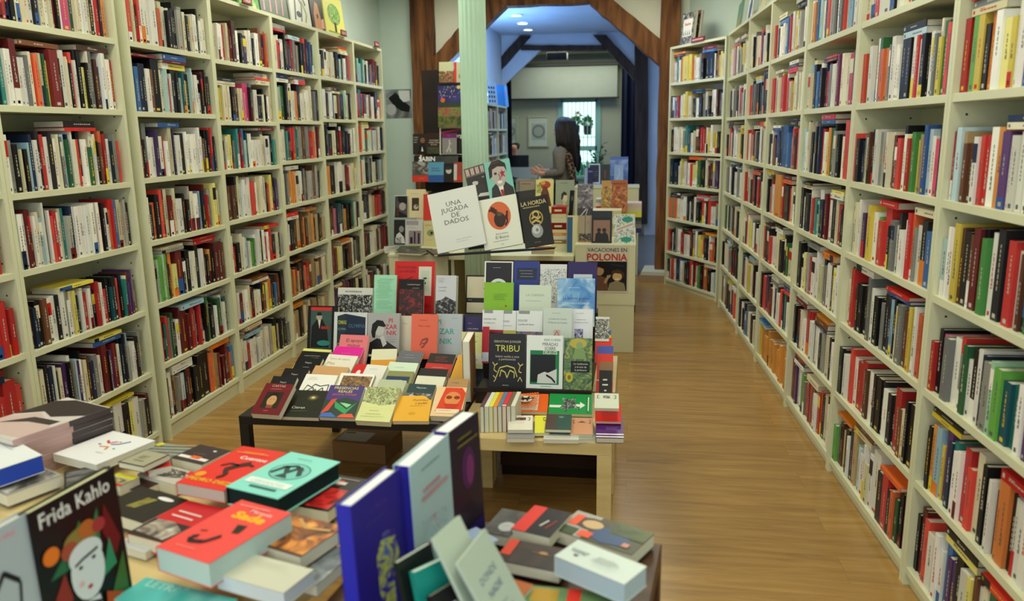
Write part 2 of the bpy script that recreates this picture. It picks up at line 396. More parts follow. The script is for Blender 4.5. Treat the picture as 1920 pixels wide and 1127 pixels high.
# ================================================================ BOOKCASES
CASES = []   # dict(name, O, d, n, W, z, top)
def bookcase(label, O, d, W, shelves, top=2.37, depth=.28, group=None, mat='cream'):
    """O = front left foot as seen from the room, d = unit direction to the right, n = into the room"""
    d = Vector(d).normalized(); n = d.cross(Vector((0, 0, 1)))     # d x up points toward the room
    root = empty('bookcase', O); root.rotation_euler = (0, 0, math.atan2(d.y, d.x))
    tag(root, label, 'bookcase', group)
    # local frame: x along d, y = away from the room (depth), z up
    th = .02; dots = '3c3a30'
    for k, x in enumerate((0, W-th)):
        b = MB(); b.box((x, 0, 0), (x+th, depth, top))
        xx, s = (x+th+.0004, 1) if k == 0 else (x-.0004, -1)
        for zz in np.arange(.2, top-.1, .064):
            for y in (.05, .23):
                q = [(xx, y-.0035, zz-.0035), (xx, y+.0035, zz-.0035), (xx, y+.0035, zz+.0035), (xx, y-.0035, zz+.0035)]
                b.poly(q if s > 0 else q[::-1], dots, 1)
        b.build('side_panel', [mat, 'matte'], root)
    b = MB(); b.box((th, depth-.008, .02), (W-th, depth, top-th)); b.build('back_panel', mat, root)
    b = MB(); b.box((th, .0, top-.022), (W-th, depth-.008, top)); b.build('top_panel', mat, root)
    b = MB(); b.box((th, .02, 0), (W-th, .034, shelves[0]-.02)); b.build('plinth', mat, root)
    for z in shelves:
        b = MB(); b.box((th, .004, z-.026), (W-th, depth-.008, z)); b.build('shelf', mat, root, bevel=.001)
    return root
DEF = 'wwwwwwwcccckkkkkssrrrdnnbgtyyoopeehl'

SH = {  # books as one sees them from left to right, top row first; capitals are thick books
 'L0': ['wclwrkcwswckwlwcrkwcwkwwcswk', 'kwcrswwkncwhoswkwcwrkwsc', 'wkslwkwcnwkwcwrkscwwks', 'wrrrwwkdcwrksrrrwrrwrr', 'rrdrrrrwrrrrrdrrwrrrrrrrr', 'RRrrRrrRrrrRrrRrrRr', 'dddrdddrddddrddrdddrrd'],
 'L1': ['ilbwwmrdkccccwkbccwwcdkwrMsgcclwwckwrko', 'okntwwoDwwscrOscwgyDkWcwkrwkkykcskhpwwkwwrr', 'wwskckkslnwkrwkhwclslgnwcrkwwgcwkhorkwnssr',
        'gwwddwclwkwrRwctsnwwwwwwwsrwokworrblcecsk', 'khnkkhWwkwswcyncwcrwskrwwrkktkrkntcphpss', 'wwcwknwkchpkwslpwkchnsewdDkwpddcknkslwwkks', 'wcwkwrnkcwwcsWkywskd'],
 'L2': ['hrdcdrWWWdocwkwkkssckwcwwkwc', 'hkbnnwhKcwlrwKkwltyklwlwwkdkk', 'kdkSwWpwrrwwckpWKwwwwwwwwwkhkkrrk', 'cwkokrhcdrcwwwkdkscwwblkdrtsyc', 'osigigkhoyDkwkwckwwdkokddhr', 'krktrsgkwdDdkrsdrrkkgwkkwkgwwt', 'gwhesolkdKKKKooeddddddhob'],
 'L3': ['lcwwrchdhwkkpcwkskwhdo', 'kyccckkhkccmMkswkkckkwc', 'wkcykstrdbitwwwwwcswwckt', 'khhhkyclwwwrwcckwkryknp', 'cwrkcwlbwggwwkwrwrkcks', 'wwdwwcrkcwkrgyoknbhrk', 'wcwrwwkwcywysykckwks'],
 'L4': ['kcrwkwkhkrshskckrkpbdi', 'csggkckcwookwwcwscksk', 'wcsthrrstcshhssrrocdo', 'cksesOocWwkshssshskk', 'wcwkkhehohheeohekhhe', 'ehohhehkorrheehehhcee', 'eeceekeceeceeekeecee'],
 'L5': ['wwkwccwyknlkwhrr', 'lwdkwtbchksiwckw', 'hkbkcwkrwnkndwnw', 'yokkwwcwdrwcyw', 'khkhmntksokdktcsk', 'cddhyckhkdhckshk', 'ppprrhpprkkhcsk'],
 'L6': ['ggiltikwksdkdhk', 'rtkrdwchcokkwo', 'rroctkwirlcdwkn', 'mnclkskwckslks', 'hcksncedrhrdks', 'cdhkwcshkcdhrk', 'kwcdhkswckrcwk'],
 'R0': ['kyookwwyywbwwckkkkrrdwcwkkyw', 'rkgykoywyywwbwckkkkkkrrdwcwskdww', 'rblehhwrrwopwwwwkwrkckkkkkkiwskw', 'lwwyhkhdkgwwknrwhbglrwkywcwsknw', 'rkmswrsgwkwnsigttwwpkkwcwsyksw', 'kkkolypntwwrrcskkwhookwwwwkkkwwc', 'kddrwwwwbppkwyhwcgkwndwkrwsw'],
 'R1': ['cwrwwkwcwywgrwkwskw', 'rgwwewgoosbwwwwkkkcwrwkkwwscygrk', 'rknsckhrkwwsskccdhrkwyrgyheblwmk', 'kwcwkpsYwgrRkswkwwroswkb', 'wcrwkkkrswkksknlkcshwykwoo', 'kkwwrwrRhwwkkkwkkrhckk', 'gshekwkeilwwcwWkrkogkhk'],
 'R2': ['woblwkrwspwksrwlbwcw', 'lcckbwkprkswcwpwcwlrhs', 'lwckkswkwnrwyogkskhcrw', 'kwkkwrrtiwnndrwkcrks', 'ckwyksrwdwckswwkycwk', 'kdwkcwrrkwkwwkswckwc', 'rdkpwwgsoeprhwrokckw'],
 'R3': ['rwknwwlbkwrwcywswmw', 'rwkcygrwkrcrywkccw', 'kwwkhbnkBbwcrhkmw', 'tkshrwoOrhkrcwkw', 'rckkrwwdcykwkgcwkc', 'krpkdwkskwrkthwk', 'cyaaaaaaaaaaaaaaaaaaaaa'],
 'R4': ['cwksyccwrkwcwkwyc', 'rrsrksknkkkskkkwk', 'rwrckdcnkwcwkcws', 'rwsckrdwkkwrkcck', 'ckwrcwyyswwkckws', 'tnrcwsyyecdkrwrd', 'kwknpnbswcwkckkk'],
 'R5': ['qcwwqkwndsycwcy', 'knkkwkshkwrswwkw', 'kwrsckwswcyyksc', 'kskwwskkwwssowk', 'kgwksckwkckcwcs', 'kkwkcwkskkdkkwkk', 'dhcskhwkcdqwrcs'],
 'RZ': ['qrwtwoYYYrcwwsrkKKwkhyyc', 'nwbrhwyYyckkwwkswckkwwhkhs', 'kwwcwsttkwchkrdrhcywyyky', 'NnNwwycwdwrYywGkkwchDspp', 'oeoowcwWkkwkwkkrwkrwws', 'rkwkswwrwwrhkswkyyrknwookd', 'kwrcwknbwwkkkrwdrcgkookkwwl'],
 'RA': [None]*7,
}
LZ = [.108, .415, .735, 1.06, 1.375, 1.70, 2.03]
LZS = {'L1': [.09, .408, .727, 1.06, 1.365, 1.704, 2.026], 'L3': [.11, .42, .745, 1.073, 1.378, 1.665, 2.015], 'L4': [.11, .43, .76, 1.093, 1.40, 1.68, 2.02],
       'L5': [.11, .44, .77, 1.10, 1.41, 1.70, 2.023], 'L6': [.11, .47, .807, 1.127, 1.421, 1.718, 2.023]}
RZ_ = [.07, .396, .723, 1.041, 1.347, 1.671, 2.0]
names = {}
def addcase(key, label, short, O, d, W, zs, top=2.37):
    bookcase(label, O, d, W, zs, top=top, group='tall cream bookcases' if top > 2 else 'bookcases beyond the archway')
    CASES.append(dict(key=key, short=short, O=Vector(O), d=Vector(d).normalized(), W=W, zs=zs, top=top))
XF = -2.391
ords = ['nearest', 'second', 'third', 'fourth', 'fifth', 'sixth', 'last']
desc = {'L0': 'cream bookcase cut by the left edge, full of red series volumes below', 'L1': 'cream bookcase with the pink-sided book stack in front, second along left wall',
        'L2': 'cream bookcase third along left wall, with a dark red set on its lowest shelf', 'L3': 'cream bookcase fourth along left wall, bright pink spine on its second shelf',
        'L4': 'cream bookcase fifth along left wall, tan old spines on its lower shelves', 'L5': 'cream bookcase sixth along left wall, purple and red books on its lowest shelf',
        'L6': 'last cream bookcase of the left wall, beside the black and white photo',
        'R0': 'cream bookcase cut by the right edge, thick black spines on its upper shelves', 'R1': 'cream bookcase second from right edge, red flat book high on its shelf',
        'R2': 'cream bookcase third from right edge, between two wider-looking ones', 'R3': 'cream bookcase with a long run of yellow orange spines on its lowest shelf',
        'R4': 'narrow cream bookcase beyond the one with the yellow orange run', 'R5': 'cream bookcase in the corner, next to the one set at an angle',
        'RZ': 'cream bookcase standing at an angle beside the right timber post'}
sh = {'L0': 'bookcase at left edge', 'L1': 'second left bookcase', 'L2': 'third left bookcase', 'L3': 'fourth left bookcase', 'L4': 'fifth left bookcase', 'L5': 'sixth left bookcase', 'L6': 'seventh left bookcase',
      'R0': 'bookcase at right edge', 'R1': 'second right bookcase', 'R2': 'third right bookcase', 'R3': 'fourth right bookcase', 'R4': 'fifth right bookcase', 'R5': 'corner bookcase', 'RZ': 'angled bookcase by post'}
LY = [1.955, 2.757, 3.625, 4.425, 5.225, 6.025, 6.825]
for i, y in enumerate(LY):
    k = 'L%d' % i
    addcase(k, desc[k], sh[k], (XF, y, 0), (0, 1, 0), .80 if i else .80, LZS.get(k, LZ))
RT_ = [1.77, 2.70, 3.65, 4.54, 5.46, 6.24, 7.20]
dR = Vector((math.sin(RA), math.cos(RA), 0))
for i in range(6):
    k = 'R%d' % i; O = rpt(RT_[i+1]); addcase(k, desc[k], sh[k], O, -dR, RT_[i+1]-RT_[i]-.002, RZ_)
zO = Vector((.352, 8.25, 0)); zE = Vector((.795, 7.40, 0)); addcase('RZ', desc['RZ'], sh['RZ'], zO, zE-zO, (zE-zO).length, [.07, .36, .70, 1.04, 1.36, 1.69, 2.03])

for k_, y_, w_ in (('F0', 8.86, .86), ('F1', 9.73, .72)):
    SH[k_] = ['wlwccbwskwlwcwshdwls', 'hhhddhhhHhwwlwsw', 'wwlwlwwcwslwcbwlw', 'ekwwlwwlwlwcsw', 'wlwwlbwswlwwl', 'wkwlswwkwwsl']
    addcase(k_, 'bookcase beyond the archway, %s of the two' % ('nearer' if k_ == 'F0' else 'farther'), 'bookcase beyond the archway', (-1.62, y_, 0), (0, 1, 0), w_, [.09, .42, .72, 1.02, 1.32, 1.62], 1.90)

# ================================================================ BOOKS ON THE SHELVES
def shelf_book(mb, pg, T, t, h, dp, col, rnd, flat=False):
    """a book whose spine faces -y: x thickness, y depth, z height. mb = cover mesh, pg = page mesh"""
    c = Vector(H(col)) if not isinstance(col, Vector) else col
    k = .0018
    mb.box((0, 0, 0), (t, k*1.6, h), c, 0, T)                                        # spine
    mb.box((0, k*1.6, 0), (k, dp, h), c, 0, T); mb.box((t-k, k*1.6, 0), (t, dp, h), c, 0, T)   # boards
    pg.box((k, k*1.6, .002), (t-k, dp-.002, h-.003), (.68, .65, .54) if rnd.random() < .6 else (.58, .52, .38), 0, T)
    e = -.0004
    def quad(x0, z0, x1, z1, cc):
        mb.poly([T @ Vector(p) for p in ((x0, e, z0), (x1, e, z0), (x1, e, z1), (x0, e, z1))], cc)
    lum = c[0]*.3+c[1]*.6+c[2]*.1
    ink = (.10, .10, .10) if lum > .2 else (.5, .48, .4)
    if rnd.random() < .18: ink = H('c02a22') if lum > .3 else H('d9b23c')
    r = rnd.random()
    if r < .13:  # lower band of another colour
        z1 = h*rnd.uniform(.15, .4); quad(0, .0, t, z1, H(rnd.choice('rkwndyobw')))
    elif r < .2: quad(0, h*.62, t, h*.9, H(rnd.choice('rkwcyn')))
    if t > .011:
        w = min(.22*t, .0045); a = t*.5-w/2; z0 = h*rnd.uniform(.2, .45); z1 = h*rnd.uniform(.6, .86)
        z = z0
        while z < z1:                                                                  # a title read along the spine
            ln = rnd.uniform(.005, .014)
            quad(a, z, a+w, min(z+ln, z1), ink); z += ln+.004
        if t > .02 and rnd.random() < .5: quad(a+w*1.4, z0, a+w*1.9, z0+.3*(z1-z0), ink)
    if rnd.random() < .7: quad(t*.28, .008, t*.72, .008+min(t*.5, .012), ink)          # publisher's mark

BK = []      # every shelved book: dict(T, t, h, dp, col, letter, case, row, n, flat, area)
rnd = random.Random(11)
for cs in CASES:
    key = cs['key']; rows = SH[key]; zs = cs['zs'][::-1]
    Rm = Matrix.Translation(cs['O']) @ Matrix.Rotation(math.atan2(cs['d'].y, cs['d'].x), 4, 'Z')
    cs['Rm'] = Rm
    for ri, z in enumerate(zs):
        zt = cs['top']-.022 if ri == 0 else zs[ri-1]-.026
        clear = zt - z
        s = rows[ri]; x0, x1 = .024, cs['W']-.024
        if ri in (1,2,3) and len(s) < 34 and key[0] == 'L' and key not in ('L0', 'L1', 'L2'): pass
        wts = []
        for ch in s: wts.append(rnd.choice([.65, .8, 1, 1, 1.2, 1.5])*(2.1 if ch.isupper() else 1))
        full = rnd.uniform(.95, 1.0) if key != 'L1' or ri != 6 else .98
        sc_ = (x1-x0)*full/sum(wts); x = x0
        base = rnd.uniform(.195, .222)
        tops = []; prevh = base; 
        for j, ch in enumerate(s):
            t = wts[j]*sc_
            run = j and s[j-1] == ch
            if run and rnd.random() < .6: h = prevh
            else: h = min(clear-.012, base + rnd.choice([-.035, -.025, -.015, -.01, 0, 0, .005, .012, .022, .035]) + (.02 if ch.isupper() else 0))
            prevh = h
            dp = h*rnd.uniform(.62, .70); set_ = rnd.choice([.012, .018, .02, .025, .03])+.0
            set_ = min(set_, .26-dp)
            cc = PAL[ch.lower()]; col = H(cc[0] if run and rnd.random() < .7 else rnd.choice(cc))
            kk_ = rnd.uniform(.80, 1.04); gr_ = col[0]*.3+col[1]*.6+col[2]*.1; col = Vector([max(.004, (q*.9+gr_*.1)*kk_*rnd.uniform(.975, 1.02)) for q in col])
            lean = 0
            T = Rm @ Matrix.Translation((x+.0004, set_, z+.0005))
            BK.append(dict(T=T, t=t-.0008, h=h, dp=dp, col=col, ch=ch.lower(), case=cs, row=ri, n=j, flat=False, z=z)); tops.append((x, x+t, h, set_, dp)); x += t
        # books laid flat on top of the row
        if rnd.random() < .85:
            used = []
            for rep in range(rnd.choice([1, 2, 2, 3])):
                hh = rnd.uniform(.19, .23)
                cand = [xc for xc in (rnd.uniform(x0, x1-hh) for _ in range(9)) if all(abs(xc-xb) > .245 for xb in used)]
                if not cand: continue
                tpf = lambda xc: max(q[2] for q in tops if q[0] < xc+hh+.006 and q[1] > xc-.006)
                xa = min(cand, key=tpf); tp = tpf(xa)
                if clear-tp < .022: continue
                used.append(xa)
                zz = tp
                for q in range(rnd.choice([1, 2, 2, 3])):
                    tk = rnd.uniform(.012, .032)
                    if zz+tk > clear-.004: break
                    ch = rnd.choice('wwcckkrrsnboyhld'); col = Vector(H(rnd.choice(PAL[ch])))
                    j0 = rnd.uniform(-.006, .006)
                    if xa+j0 < x0 or xa+j0+hh > x1: j0 = 0
                    # local x of the book (thickness) -> up ; its z (height) -> along the shelf
                    T = Rm @ Matrix.Translation((xa+j0, .012+rnd.uniform(0, .012), z+zz+.0008)) @ Matrix(((0, 0, 1, 0), (0, 1, 0, 0), (1, 0, 0, 0), (0, 0, 0, 1)))
                    BK.append(dict(T=T, t=tk-.001, h=hh, dp=.145, col=col, ch=ch, case=cs, row=ri, n=200+len(used)*10+q, flat=True, z=z)); zz += tk

OCC = [[(0, 780), (235, 745), (300, 830), (640, 860), (900, 900), (1240, 1010), (1215, 1127), (0, 1127)], [(455, 780), (580, 560), (740, 480), (920, 480), (1190, 460), (1190, 660), (1165, 830), (500, 830)]]
def inside(p, poly):
    c = False; n = len(poly)
    for i in range(n):
        (x1, y1), (x2, y2) = poly[i], poly[(i+1) % n]
        if (y1 > p[1]) != (y2 > p[1]) and p[0] < (x2-x1)*(p[1]-y1)/(y2-y1)+x1: c = not c
    return c
for q in BK:
    P = [px(q['T'] @ Vector(p)) for p in ((0, 0, 0), (q['t'], 0, 0), (q['t'], 0, q['h']), (0, 0, q['h']))]
    a = abs(sum(P[i][0]*P[(i+1) % 4][1]-P[(i+1) % 4][0]*P[i][1] for i in range(4)))/2
    c = (sum(p[0] for p in P)/4, sum(p[1] for p in P)/4)
    if min(p[0] for p in P) < -9000: a = 0
    ins = sum(1 for i in range(5) for k in (0, 1) if 2 < (P[0][0]*(1-i/4)+P[3][0]*i/4 if not k else P[1][0]*(1-i/4)+P[2][0]*i/4) < 1918 and 2 < (P[0][1]*(1-i/4)+P[3][1]*i/4) < 1125)/10
    if any(inside(c, o) for o in OCC): ins *= .1
    q['a'] = a*ins; q['vis'] = ins
BK.sort(key=lambda q: -q['a'])
TH = BK[:290]; REST = BK[290:]
ORD = ['', 'first', 'second', 'third', 'fourth', 'fifth', 'sixth', 'seventh', 'eighth', 'ninth', 'tenth', 'eleventh', 'twelfth', 'thirteenth', 'fourteenth', 'fifteenth', 'sixteenth', 'seventeenth', 'eighteenth', 'nineteenth', 'twentieth']
ROWN = ['top shelf', 'second shelf down', 'third shelf down', 'fourth shelf down', 'fifth shelf down', 'sixth shelf down', 'bottom shelf']
def label_for(q):
    cs = q['case']; cn = CNAME[q['ch']]
    if q['flat']:
        same = sorted([r for r in BK if r['case'] is cs and r['row'] == q['row'] and r['flat'] and r['ch'] == q['ch']], key=lambda r: (r['T'].translation-cs['O']).dot(cs['d'])+r['T'].translation.z*.01)
        pre = '' if len(same) == 1 else ORD[same.index(q)+1]+' '
        return '%s%s book lying flat on the row, %s, %s' % (pre, cn, ROWN[q['row']], cs['short'])
    same = sorted([r for r in BK if r['case'] is cs and r['row'] == q['row'] and not r['flat'] and r['ch'] == q['ch']], key=lambda r: r['n'])
    k = len(same); i = same.index(q)
    sz = 'thick ' if q['t'] > .032 else 'thin ' if q['t'] < .014 else ''
    if k == 1: return 'only %s%s spine on the %s, %s' % (sz, cn, ROWN[q['row']], cs['short'])
    if i == k-1: return 'rightmost %s spine on the %s, %s' % (cn, ROWN[q['row']], cs['short'])
    if i == 0: return 'leftmost %s spine on the %s, %s' % (cn, ROWN[q['row']], cs['short'])
    return '%s %s spine from the left, %s, %s' % (ORD[i+1], cn, ROWN[q['row']], cs['short'])
for q in TH:
    r2 = random.Random(q['n']*77+q['row']*13+len(q['case']['key']+q['ch'])+int(q['T'].translation.y*1000))
    mb, pg = MB(), MB(); I = Matrix.Identity(4)
    shelf_book(mb, pg, I, q['t'], q['h'], q['dp'], q['col'], r2)
    o = mb.build('book', 'cloth_bound'); o.matrix_world = q['T']
    tag(o, label_for(q), 'book', 'books on the %s of the %s' % (ROWN[q['row']], q['case']['short']))
    pg.build('page_block', 'paper', o)
mb, pg = MB(), MB()
for q in REST:
    r2 = random.Random(q['n']*77+q['row']*13+int(q['T'].translation.y*1000))
    if q['vis'] <= 0 and q['case']['key'] not in ('L0', 'L1', 'R0', 'R1'): continue
    shelf_book(mb, pg, q['T'], q['t'], q['h'], q['dp'], q['col'], r2)
n0 = len(mb.f); off = len(mb.v)
mb.v += pg.v; mb.f += [tuple(i+off for i in f) for f in pg.f]; mb.c += pg.c; mb.m += [1]*len(pg.f)
o = mb.build('shelved_books', ['cloth_bound', 'paper']); tag(o, 'all the other books standing in rows on the bookcases', 'books', kind='stuff')
# ================================================================ DISPLAY FURNITURE
def table(name, label, x0, x1, y0, y1, zt, mat, leg=.05, thick=.05, inset=0, rz=0, cat='table', group=None):
    cx_, cy_ = (x0+x1)/2, (y0+y1)/2
    o = empty(name, (cx_, cy_, 0), rz); tag(o, label, cat, group)
    w_, d_ = (x1-x0)/2, (y1-y0)/2
    b = MB(); b.box((-w_, -d_, zt-thick), (w_, d_, zt)); b.build('tabletop', mat, o, bevel=.002)
    for sx in (-1, 1):
        for sy in (-1, 1):
            xa = sx*(w_-leg/2-inset); ya = sy*(d_-leg/2-inset)
            b = MB(); b.box((xa-leg/2, ya-leg/2, 0), (xa+leg/2, ya+leg/2, zt-thick)); b.build('leg', mat, o, bevel=.002)
    return o
table('low_table', 'low black lacquered table carrying rows of tilted books', -1.58, -.665, 2.87, 3.88, .45, 'blackwood', .04, .035)
table('low_table', 'low birch table with the small paperbacks at the front', -.652, -.055, 2.75, 3.32, .45, 'birch', .055)
table('low_table', 'low birch table behind the front one, under the stepped book display', -.652, -.055, 3.34, 3.92, .45, 'birch', .055)
def table_at(name, label, bl, br, d_, zt, mat):
    "table whose back edge runs from bl to br, d_ deep toward the viewer"
    bl, br = Vector((*bl, 0)), Vector((*br, 0)); e = (br-bl).normalized(); n_ = Vector((-e.y, e.x, 0)); c_ = (bl+br)/2-n_*d_/2; w_ = (br-bl).length
    return table(name, label, c_.x-w_/2, c_.x+w_/2, c_.y-d_/2, c_.y+d_/2, zt, mat, .05, .035, rz=math.atan2(e.y, e.x))
table_at('display_table', 'dark brown wooden table at the bottom, its corner showing by the white book', (-.515, 1.665), (.078, 1.585), .82, .70, 'darkwood')
table_at('display_table', 'pale wooden table bottom left covered with glossy paperbacks', (-1.84, 2.02), (-.545, 1.56), .95, .70, 'birch')
# stepped display on the birch tables
o = empty('display_steps', (-.36, 3.5, .45)); tag(o, 'dark stepped display stand holding four rows of upright books', 'display stand')
STEP = [(3.13, .505, .0), (3.33, .59, 0), (3.51, .685, 0), (3.69, .71, 0)]
b = MB()
for i, (y, z, _) in enumerate(STEP):
    b.box((-.28, y-3.5, .001), (.205, y-3.5+.18, z-.45))
b.build('step_block', 'rack', o, bevel=.002)
for i, (y, z, _) in enumerate(STEP):
    b = MB(); b.box((-.285, y-3.5-.012, z-.45), (.21, y-3.5-.004, z-.45+.018)); b.build('front_lip', 'rack', o)
# stepped stand at the back of the black table
o = empty('display_steps', (-1.2, 3.8, .45)); tag(o, 'dark stepped stand at the back of the black table', 'display stand')
b = MB(); b.box((-.36, -.05, .001), (.48, .20, .185)); b.build('shelf_block', 'rack', o, bevel=.002)
# cream counter cabinets with shelves behind the column
def cabinet(label, x0, x1, y0, y1, zt, mods=1, open_side=False):
    o = empty('cabinet', ((x0+x1)/2, (y0+y1)/2, 0)); tag(o, label, 'cabinet'); T = local(o)
    b = MB(); b.box((x0, y0, .0), (x1, y1, zt-.02), T=T); b.build('carcass', 'cream', o, bevel=.003)
    b = MB(); b.box((x0-.005, y0-.005, zt-.02), (x1+.005, y1+.005, zt), T=T); b.build('top', 'cream', o, bevel=.002)
    if mods > 1:
        b = MB(); b.box((x0-.004, y0-.004, .355), (x1+.004, y0, zt-.02), T=T); b.build('front_panel', 'cream', o, bevel=.001)
    return o
YC = 5.576
cabinet('cream cabinet with the black and white film poster pinned on its end', -.385, .033, YC, 6.6, .79, 2)
cabinet('cream cabinet under the leaning cream and red books, left of the column', -1.78, -1.33, 5.62, 6.6, .70)
# open niche between: a table-like counter spanning behind the column
o = empty('counter', (-.85, 5.95, 0)); tag(o, 'cream open counter behind the green column, stacked with books', 'counter'); T = local(o)
b = MB(); b.box((-1.32, 5.60, .665), (-.40, 6.6, .70), T=T); b.build('top', 'cream', o, bevel=.002)
for x in (-1.30, -.42):
    b = MB(); b.box((x-.012, 5.64, 0), (x+.012, 6.58, .665), T=T); b.build('side_panel', 'cream', o)
b = MB(); b.box((-1.28, 6.5, .0), (-.44, 6.52, .665), T=T); b.build('back_panel', 'darkwood', o)
table('side_table', 'dark table in the passage stacked with books beyond the cream cabinets', -.9, .05, 6.9, 8.0, .70, 'darkwood', .05, .04)
o = cabinet('tall narrow cream display cabinet in front of the left timber post', -2.02, -1.45, 7.3, 7.7, .98, 1)

# ================================================================ COVERS
_tc = {}
def text_geo(s, bold=0.0, sx=1.0):
    k = (s, bold, sx)
    if k not in _tc:
        cu = bpy.data.curves.new('txt', 'FONT'); cu.body = s; cu.size = 1; cu.offset = bold; cu.resolution_u = 2; cu.space_line = .85
        o = bpy.data.objects.new('txt', cu); COL.objects.link(o)
        dg = bpy.context.evaluated_depsgraph_get(); dg.update()
        me = bpy.data.meshes.new_from_object(o.evaluated_get(dg))
        v = [tuple(q.co) for q in me.vertices]; f = [tuple(p.vertices) for p in me.polygons]
        bpy.data.objects.remove(o); bpy.data.curves.remove(cu); bpy.data.meshes.remove(me)
        xs = [q[0] for q in v] or [0]; x0, x1 = min(xs), max(xs)
        _tc[k] = ([((q[0]-x0)*sx, q[1]) for q in v], f, (x1-x0)*sx)
    return _tc[k]
_nm = {}
def noise_mat(cols, scale, dist=1.0):
    k = (tuple(cols), scale, dist)
    if k not in _nm: _nm[k] = ramp_mat('cover_picture', list(cols), scale, rough=.4, detail=5, dist=dist, spec=.45, contrast=(.34, .66))
    return _nm[k]
def Rr(x0, y0, x1, y1, c): return ('p', [(x0, y0), (x1, y0), (x1, y1), (x0, y1)], c)
def Pp(pts, c): return ('p', pts, c)
def Ee(cx, cy, rx, ry, c, n=20): return ('p', [(cx+rx*math.cos(2*math.pi*k/n), cy+ry*math.sin(2*math.pi*k/n)) for k in range(n)], c)
def Nn(x0, y0, x1, y1, cols, scale=40, dist=1.0): return ('n', [(x0, y0), (x1, y0), (x1, y1), (x0, y1)], cols, scale, dist)
def Np(pts, cols, scale=40, dist=1.0): return ('n', pts, cols, scale, dist)
def Tt(x, y, s, txt, c, bold=.0, al='c', sx=1.0): return ('t', x, y, s, txt, c, bold, al, sx)
def Ls(x0, x1, y, n, c, dy=.03, th=.009, seed=0):
    r = random.Random(seed+n); out = []
    for i in range(n):
        a = x0+(x1-x0)*r.uniform(0, .15); b_ = x1-(x1-x0)*r.uniform(0, .3); x = a
        while x < b_:
            w_ = r.uniform(.02, .07); out.append(Rr(x, y-i*dy, min(x+w_, b_), y-i*dy+th, c)); x += w_+.012
    return ('g', out)
def Bez(pts, wd, c):
    """a brush stroke through pts with half-width wd"""
    out = []
    for (a, b2) in zip(pts, pts[1:]):
        dx, dy = b2[0]-a[0], b2[1]-a[1]; L = math.hypot(dx, dy) or 1; nx, ny = -dy/L*wd, dx/L*wd
        out.append(Pp([(a[0]+nx, a[1]+ny), (a[0]-nx, a[1]-ny), (b2[0]-nx, b2[1]-ny), (b2[0]+nx, b2[1]+ny)], c))
    return ('g', out)
def paint(mb, mats, w, h, items, lv=None):
    lv = lv or [0]
    for it in items:
        lv[0] += 1; z = .0002*lv[0]
        if it[0] == 'g': paint(mb, mats, w, h, it[1], [lv[0]]); continue
        if it[0] == 'p':
            P = [(x*w, y*h, z) for x, y in it[1]]
            s = sum(P[i][0]*P[(i+1) % len(P)][1]-P[(i+1) % len(P)][0]*P[i][1] for i in range(len(P)))
            mb.poly(P if s > 0 else P[::-1], it[2])
        elif it[0] == 'n':
            m = noise_mat(it[2], it[3], it[4])
            if m not in mats: mats.append(m)
            P = [(x*w, y*h, z) for x, y in it[1]]
            s = sum(P[i][0]*P[(i+1) % len(P)][1]-P[(i+1) % len(P)][0]*P[i][1] for i in range(len(P)))
            mb.poly(P if s > 0 else P[::-1], 'ffffff', mats.index(m))
        elif it[0] == 't':
            _, x, y, s, txt, c, bold, al, sx = it
            v, f, wd = text_geo(txt, bold, sx); S = s*w
            x0 = x*w - (wd*S/2 if al == 'c' else wd*S if al == 'r' else 0)
            n0 = len(mb.v); mb.v += [(x0+a*S, y*h+b2*S, z) for a, b2 in v]
            for q in f: mb.f.append(tuple(n0+i for i in q)); mb.c.append(H(c)); mb.m.append(0)
DISP = []
def D(label, TL, TR, z=None, y=None, tilt=30, L=None, asp=1.5, bm=None, t=.018, cov='w', art=(), pages=None, name='displayed_book', hard=False, spine=None, dy=0, lvl=True, cat='displayed book', group=None, nobook=False):
    """a book shown cover up: its front cover's top corners seen at pixels TL, TR, at height z or distance y; tilt from flat"""
    if z is not None: A = at(*TL, z=z); B = at(*TR, z=z)
    else:
        A = at(*TL, y=y); B = at(*TR, y=y+dy)
        if lvl: B.z = A.z = (A.z+B.z)/2
    ex = (B-A); w = ex.length; ex.normalize()
    hz = Vector((0, 0, 1)).cross(ex)            # horizontal, away from the viewer
    if hz.length < .5: hz = Vector((0, 1, 0))
    hz.normalize(); up = ex.cross(-hz) if False else Vector((0, 0, 1))
    ey = (hz*math.cos(R(tilt)) + up*math.sin(R(tilt))).normalized()
    if not lvl: ey = (ey - ex*ey.dot(ex)).normalized()
    ez = ex.cross(ey)
    if bm:
        best = None; TM = (A+B)/2
        for k in range(60, 420, 4):
            P = px(TM - ey*(k/1000)); d_ = (P[0]-bm[0])**2+(P[1]-bm[1])**2
            if best is None or d_ < best[0]: best = (d_, k/1000)
        L = best[1]
    if L is None: L = w*asp
    O = A - ey*L
    T = Matrix(((ex.x, ey.x, ez.x, O.x), (ex.y, ey.y, ez.y, O.y), (ex.z, ey.z, ez.z, O.z), (0, 0, 0, 1)))
    mb = MB(); mats = ['print']; k = .0025 if hard else .0012; sp = spine or cov; h = L
    mb.box((0, 0, -k), (w, h, 0), cov)
    if not nobook:
        mb.box((0, 0, -t), (w, h, -t+k), cov); mb.box((0, 0, -t+k), (k, h, -k), sp)
    paint(mb, mats, w, h, art)
    o = mb.build(name, mats); o.matrix_world = T
    tag(o, label, cat, group)
    if not nobook:
        e = .004 if hard else .001; pg = MB(); pg.box((k, e, -t+k), (w-e, h-e, -k), pages or 'd9d5c2'); pg.build('page_block', 'paper', o)
    DISP.append(o)
    return o
BK_ = '15151a'; WH = 'efeee8'

